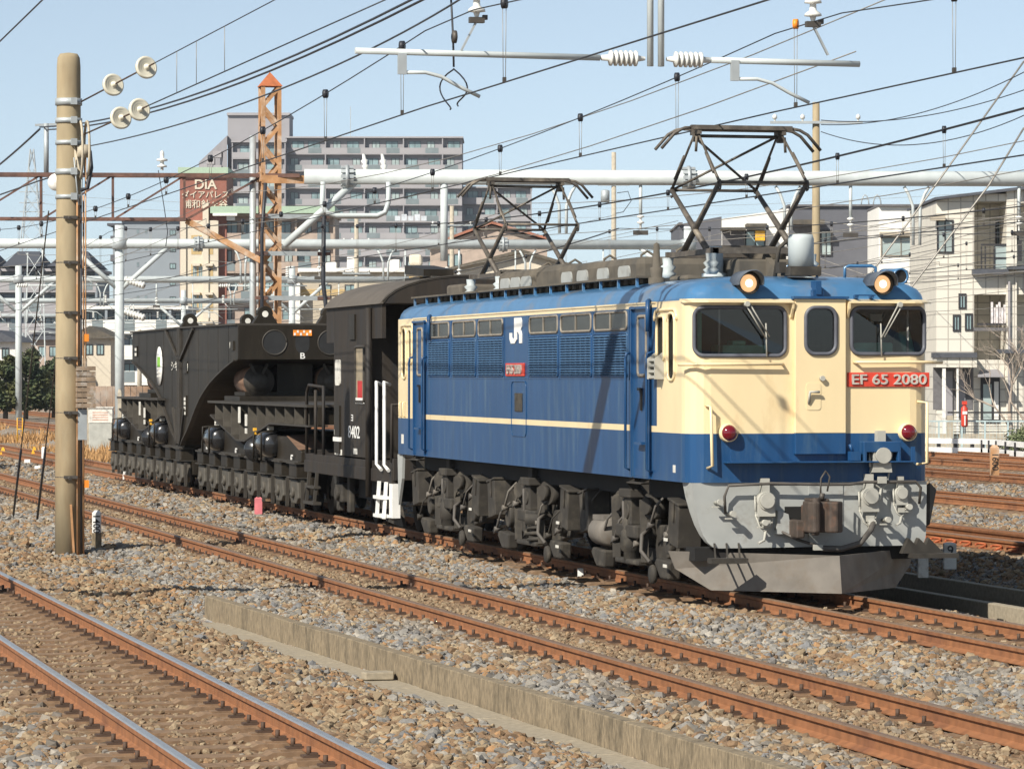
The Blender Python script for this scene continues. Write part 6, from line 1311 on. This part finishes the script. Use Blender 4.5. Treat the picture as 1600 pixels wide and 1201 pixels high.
t = thing('board_fence', 'brown corrugated fence panels behind the second gantry post', 'fence', onZ(60,650,-.35), -TH); d = t.location.x*s_+t.location.y*c_; k_ = d/FPX
b = MB()
for q in np.arange(-90*k_, 260*k_, .4): b.box(q,q+.38,.04*(int(q*2.5)%2),.04+.04*(int(q*2.5)%2),0,2.0)
b.build('fence_panel', pm('fence_rust', (.30,.19,.12), .85, var=.3, scale=1.2, col2=(.34,.36,.35), amt=.6, scale2=.25), t)
# ---------------------------------------------------------------- trees
def leafmat(name, a, b):
    m = pm(name, a, .7, var=.35, scale=1.5, col2=b, amt=.55, scale2=.8); return m
def crown(name, mat, parent, blobs, n, size):
    b = MB(); tot = sum(r**2 for *_, r in blobs)
    for (cx, cy, cz, r) in blobs:
        for k in range(int(n*r*r/tot)):
            v = Vector((random.gauss(0,1),random.gauss(0,1),random.gauss(0,.85))).normalized()*r*(random.random()**.4)*random.uniform(.75,1.08); c = Vector((cx,cy,cz))+v
            a = Vector((random.gauss(0,1),random.gauss(0,1),random.gauss(0,1))).normalized(); e = a.orthogonal().normalized(); s_z = size*random.uniform(.6,1.3)
            b.add([c-a*s_z, c+e*s_z*.55, c+a*s_z, c-e*s_z*.55],[(0,1,2,3)])
    return b.build(name, mat, parent, recalc=False)
LM = [leafmat('evergreen_leaf', (.035,.055,.022), (.10,.10,.03)), leafmat('shrub_leaf', (.16,.19,.09), (.30,.28,.15))]
for k, (u, vb, w, h_, d, lb) in enumerate(((40,612,56,72,215,'dark evergreen tree at the left, broadest of the clump'),(84,610,44,60,222,'dark evergreen tree left of the concrete pole, narrower'),(100,606,40,66,250,'dark evergreen tree directly behind the concrete pole'),(8,612,40,64,205,'dark evergreen tree cut by the left edge'))):
    p = at(u, 584, d); kk = d/FPX; t = thing('evergreen_tree', lb, 'tree', (p.x,p.y,-.4), group='evergreens at the left'); H_ = HC+.4-(vb-h_-584)*kk; r = w*kk*.5
    MB().tube([(0,0,0),(.05,0,H_*.4),(0,.1,H_*.7)],[.16,.12,.05],7).tube([(0,0,H_*.35),(r*.5,.1,H_*.7)],[.08,.03],5).tube([(0,0,H_*.3),(-r*.5,-.1,H_*.65)],[.08,.03],5).build('trunk', M['iron'], t)
    crown('crown', LM[0], t, [(0,0,H_*.74,r*.8),(r*.8,.1,H_*.55,r*.75),(-r*.8,-.1,H_*.5,r*.8),(0,-.4,H_*.34,r*.9),(r*.4,.3,H_*.86,r*.5),(-r*.5,.3,H_*.72,r*.5),(r*1.1,-.2,H_*.3,r*.6),(-r*1.0,-.2,H_*.28,r*.6)], 5200, .14)
def bare(name, lb, u, d, H_, seed):
    rr = random.Random(seed); p = at(u, 584, d); t = thing(name, lb, 'tree', (p.x,p.y,-.35), group='bare trees by the beige house'); segs = MB(); tr_ = MB(); tr_.tube([(0,0,0),(.05,0,H_*.2),(.0,.05,H_*.34)],[.10,.08,.07],7)
    def grow(p, dv, L, r, lev):
        q = p+dv*L; mid = p.lerp(q,.5)+Vector((rr.uniform(-.06,.06),rr.uniform(-.06,.06),rr.uniform(-.03,.06)))*L; segs.tube([p,mid,q],[r,r*.8,r*.6],5 if lev < 3 else 3, cap=False)
        if lev >= 5: return
        for k in range(3 if lev < 3 else 2):
            a = rr.uniform(.3,.8); az = rr.uniform(0,6.28); o_ = dv.orthogonal().normalized(); o_.rotate(Matrix.Rotation(az,3,dv)); nd = (dv*math.cos(a)+o_*math.sin(a)+Vector((0,0,.12))).normalized(); grow(q, nd, L*rr.uniform(.62,.85), r*.6, lev+1)
    grow(Vector((0,.05,H_*.33)), Vector((.1,0,1)).normalized(), H_*.22, .055, 0); grow(Vector((.04,0,H_*.2)), Vector((-.55,.1,.8)).normalized(), H_*.22, .045, 1)
    bk = pm('bare_bark_'+str(seed), (.40,.33,.27), .9); tr_.build('trunk', bk, t); segs.build('crown', bk, t)
bare('bare_tree','leafless pale barked tree before the beige house, left one', 1578, 127, 4.4, 3); bare('bare_tree','leafless pale barked tree before the beige house, cut by the right edge', 1606, 126, 4.9, 8)
p = at(1592, 584, 121); t = thing('shrub','pale green shrub growing at the fence, right edge','shrub',(p.x,p.y,-.35)); MB().tube([(0,0,0),(0,0,.6)],.03,5).build('stem', M['iron'], t); crown('foliage', LM[1], t, [(0,0,.55,.55),(.5,.2,.75,.6),(-.4,0,.35,.4),(.9,0,.6,.6)], 2400, .07)
# ---------------------------------------------------------------- utility poles and a far pylon
def upole(u, vt, d, r, label, arms=(), mat='pole_far', extra=None):
    p = at(u, 584, d); t = thing('utility_pole', label, 'utility pole', (p.x,p.y,-.4), -TH); H_ = HC+.4-(vt-584)*d/FPX
    MB().tube([(0,0,0),(0,0,H_)],[r,r*.72],14).build('shaft', M[mat], t)
    for z, L in arms:
        a = MB().bar((-L,-.15,H_-z),(L,-.15,H_-z),.08,.08).build('cross_arm', M['galv'], t)
        for x in (-L*.9,-L*.3,L*.9): MB().lathe([(0,.03),(.06,.03),(.07,.07),(.16,.07),(.2,.03),(.22,0)],(x,-.15,H_-z+.04),(0,0,1),8).build('insulator', M['porcelain'], a)
    if extra: MB().lathe([(0,0),(0,.28),(.75,.28),(.8,.15),(.82,0)],(-.55,-.1,H_-3.2),(0,0,1),16).build('transformer', M['galv'], t); MB().tube([(.2,-.2,H_-2.6),(.9,-.2,H_-2.5),(1.1,-.2,H_-3.1),(.6,-.2,H_-3.8),(.1,-.2,H_-3.9)],.03,6).build('loop_cable', M['cable'], t)
    return t
upole(1275,160,112,.15,'tan concrete utility pole behind the roof tank',((.62,1.4),),'pole'); upole(959,238,235,.20,'grey utility pole with transformer between the pantographs',((2.1,1.0),),extra=True); upole(706,322,230,.18,'grey utility pole right of the loop frame',((1.2,1.3),)); upole(557,336,215,.17,'grey utility pole behind the loop frame',((1.6,.8),(3.4,.8))); upole(218,515,250,.17,'white topped pole left of the far girder half',((.6,.5),)); upole(35,520,260,.18,'slim steel pole among the evergreens',((.8,.9),),'galv')
p = at(50,584,760); t = thing('transmission_tower','distant lattice transmission tower above the left roofs','tower',(p.x,p.y,-.4),-TH); k_ = 760/FPX; b = MB(); H_ = HC+.4+(584-233)*k_
def tw(z): return max(.35, (H_-z)/H_*4.6+.3)
lv_ = [H_*q for q in (0,.12,.24,.35,.46,.56,.65,.73,.80,.86,.92,1)]
for z0, z1 in zip(lv_[:-1], lv_[1:]):
    a0, a1 = tw(z0), tw(z1)
    for sx, sy in ((-1,-1),(1,-1),(1,1),(-1,1)): b.bar((sx*a0,sy*a0,z0),(sx*a1,sy*a1,z1),.16,.16)
    for (x0,y0),(x1,y1) in (((-1,-1),(1,-1)),((1,1),(-1,1)),((-1,1),(-1,-1)),((1,-1),(1,1))): b.bar((x0*a0,y0*a0,z0),(x1*a1,y1*a1,z1),.09,.09); b.bar((x1*a0,y1*a0,z0),(x0*a1,y0*a1,z1),.09,.09)
b.build('lattice_body', M['galv'], t)
for v in (300, 317, 331): z = HC+.4+(584-v)*k_; MB().bar((-2.6,0,z),(2.6,0,z),.18,.18).build('cross_arm', M['galv'], t)
for k, (v0, v1) in enumerate(((304,310),(318,324))): wire('power_line', ['high voltage line from the far tower, higher','high voltage line from the far tower, lower'][k], span(at(58,v0,760), at(1900,v1-40,760), 5), .03, 'wire_pale', 'far power lines')
t = thing('lattice_tower','pale lattice frame tower low behind the concrete pole','tower', (at(52,584,300).x, at(52,584,300).y, -.4), -TH); b = MB(); k_ = 300/FPX; zt_ = HC+.4+(584-395)*k_
for x in (-.45,.75): b.bar((x-.3*(1 if x<0 else -1),0,0),(x,0,zt_),.09,.09)
for q in range(6): b.bar((-.6,0,zt_*q/6),(.8,0,zt_*(q+1)/6),.05,.05); b.bar((.8,0,zt_*q/6),(-.6,0,zt_*(q+1)/6),.05,.05)
b.build('lattice_body', M['galv_white'], t)
# ---------------------------------------------------------------- haze
hz = MB().box(-420, 900, -60, 1150, -6, 62).build('haze', [])
tag(hz, kind='stuff')
hm = D.materials.new('haze_air'); hm.use_nodes = True; n = hm.node_tree.nodes; n.remove(n['Principled BSDF']); v = n.new('ShaderNodeVolumePrincipled')
v.inputs['Color'].default_value = (.80,.88,.97,1); v.inputs['Density'].default_value = .00013; v.inputs['Anisotropy'].default_value = .2
hm.node_tree.links.new(v.outputs[0], n['Material Output'].inputs['Volume']); hz.data.materials.append(hm)
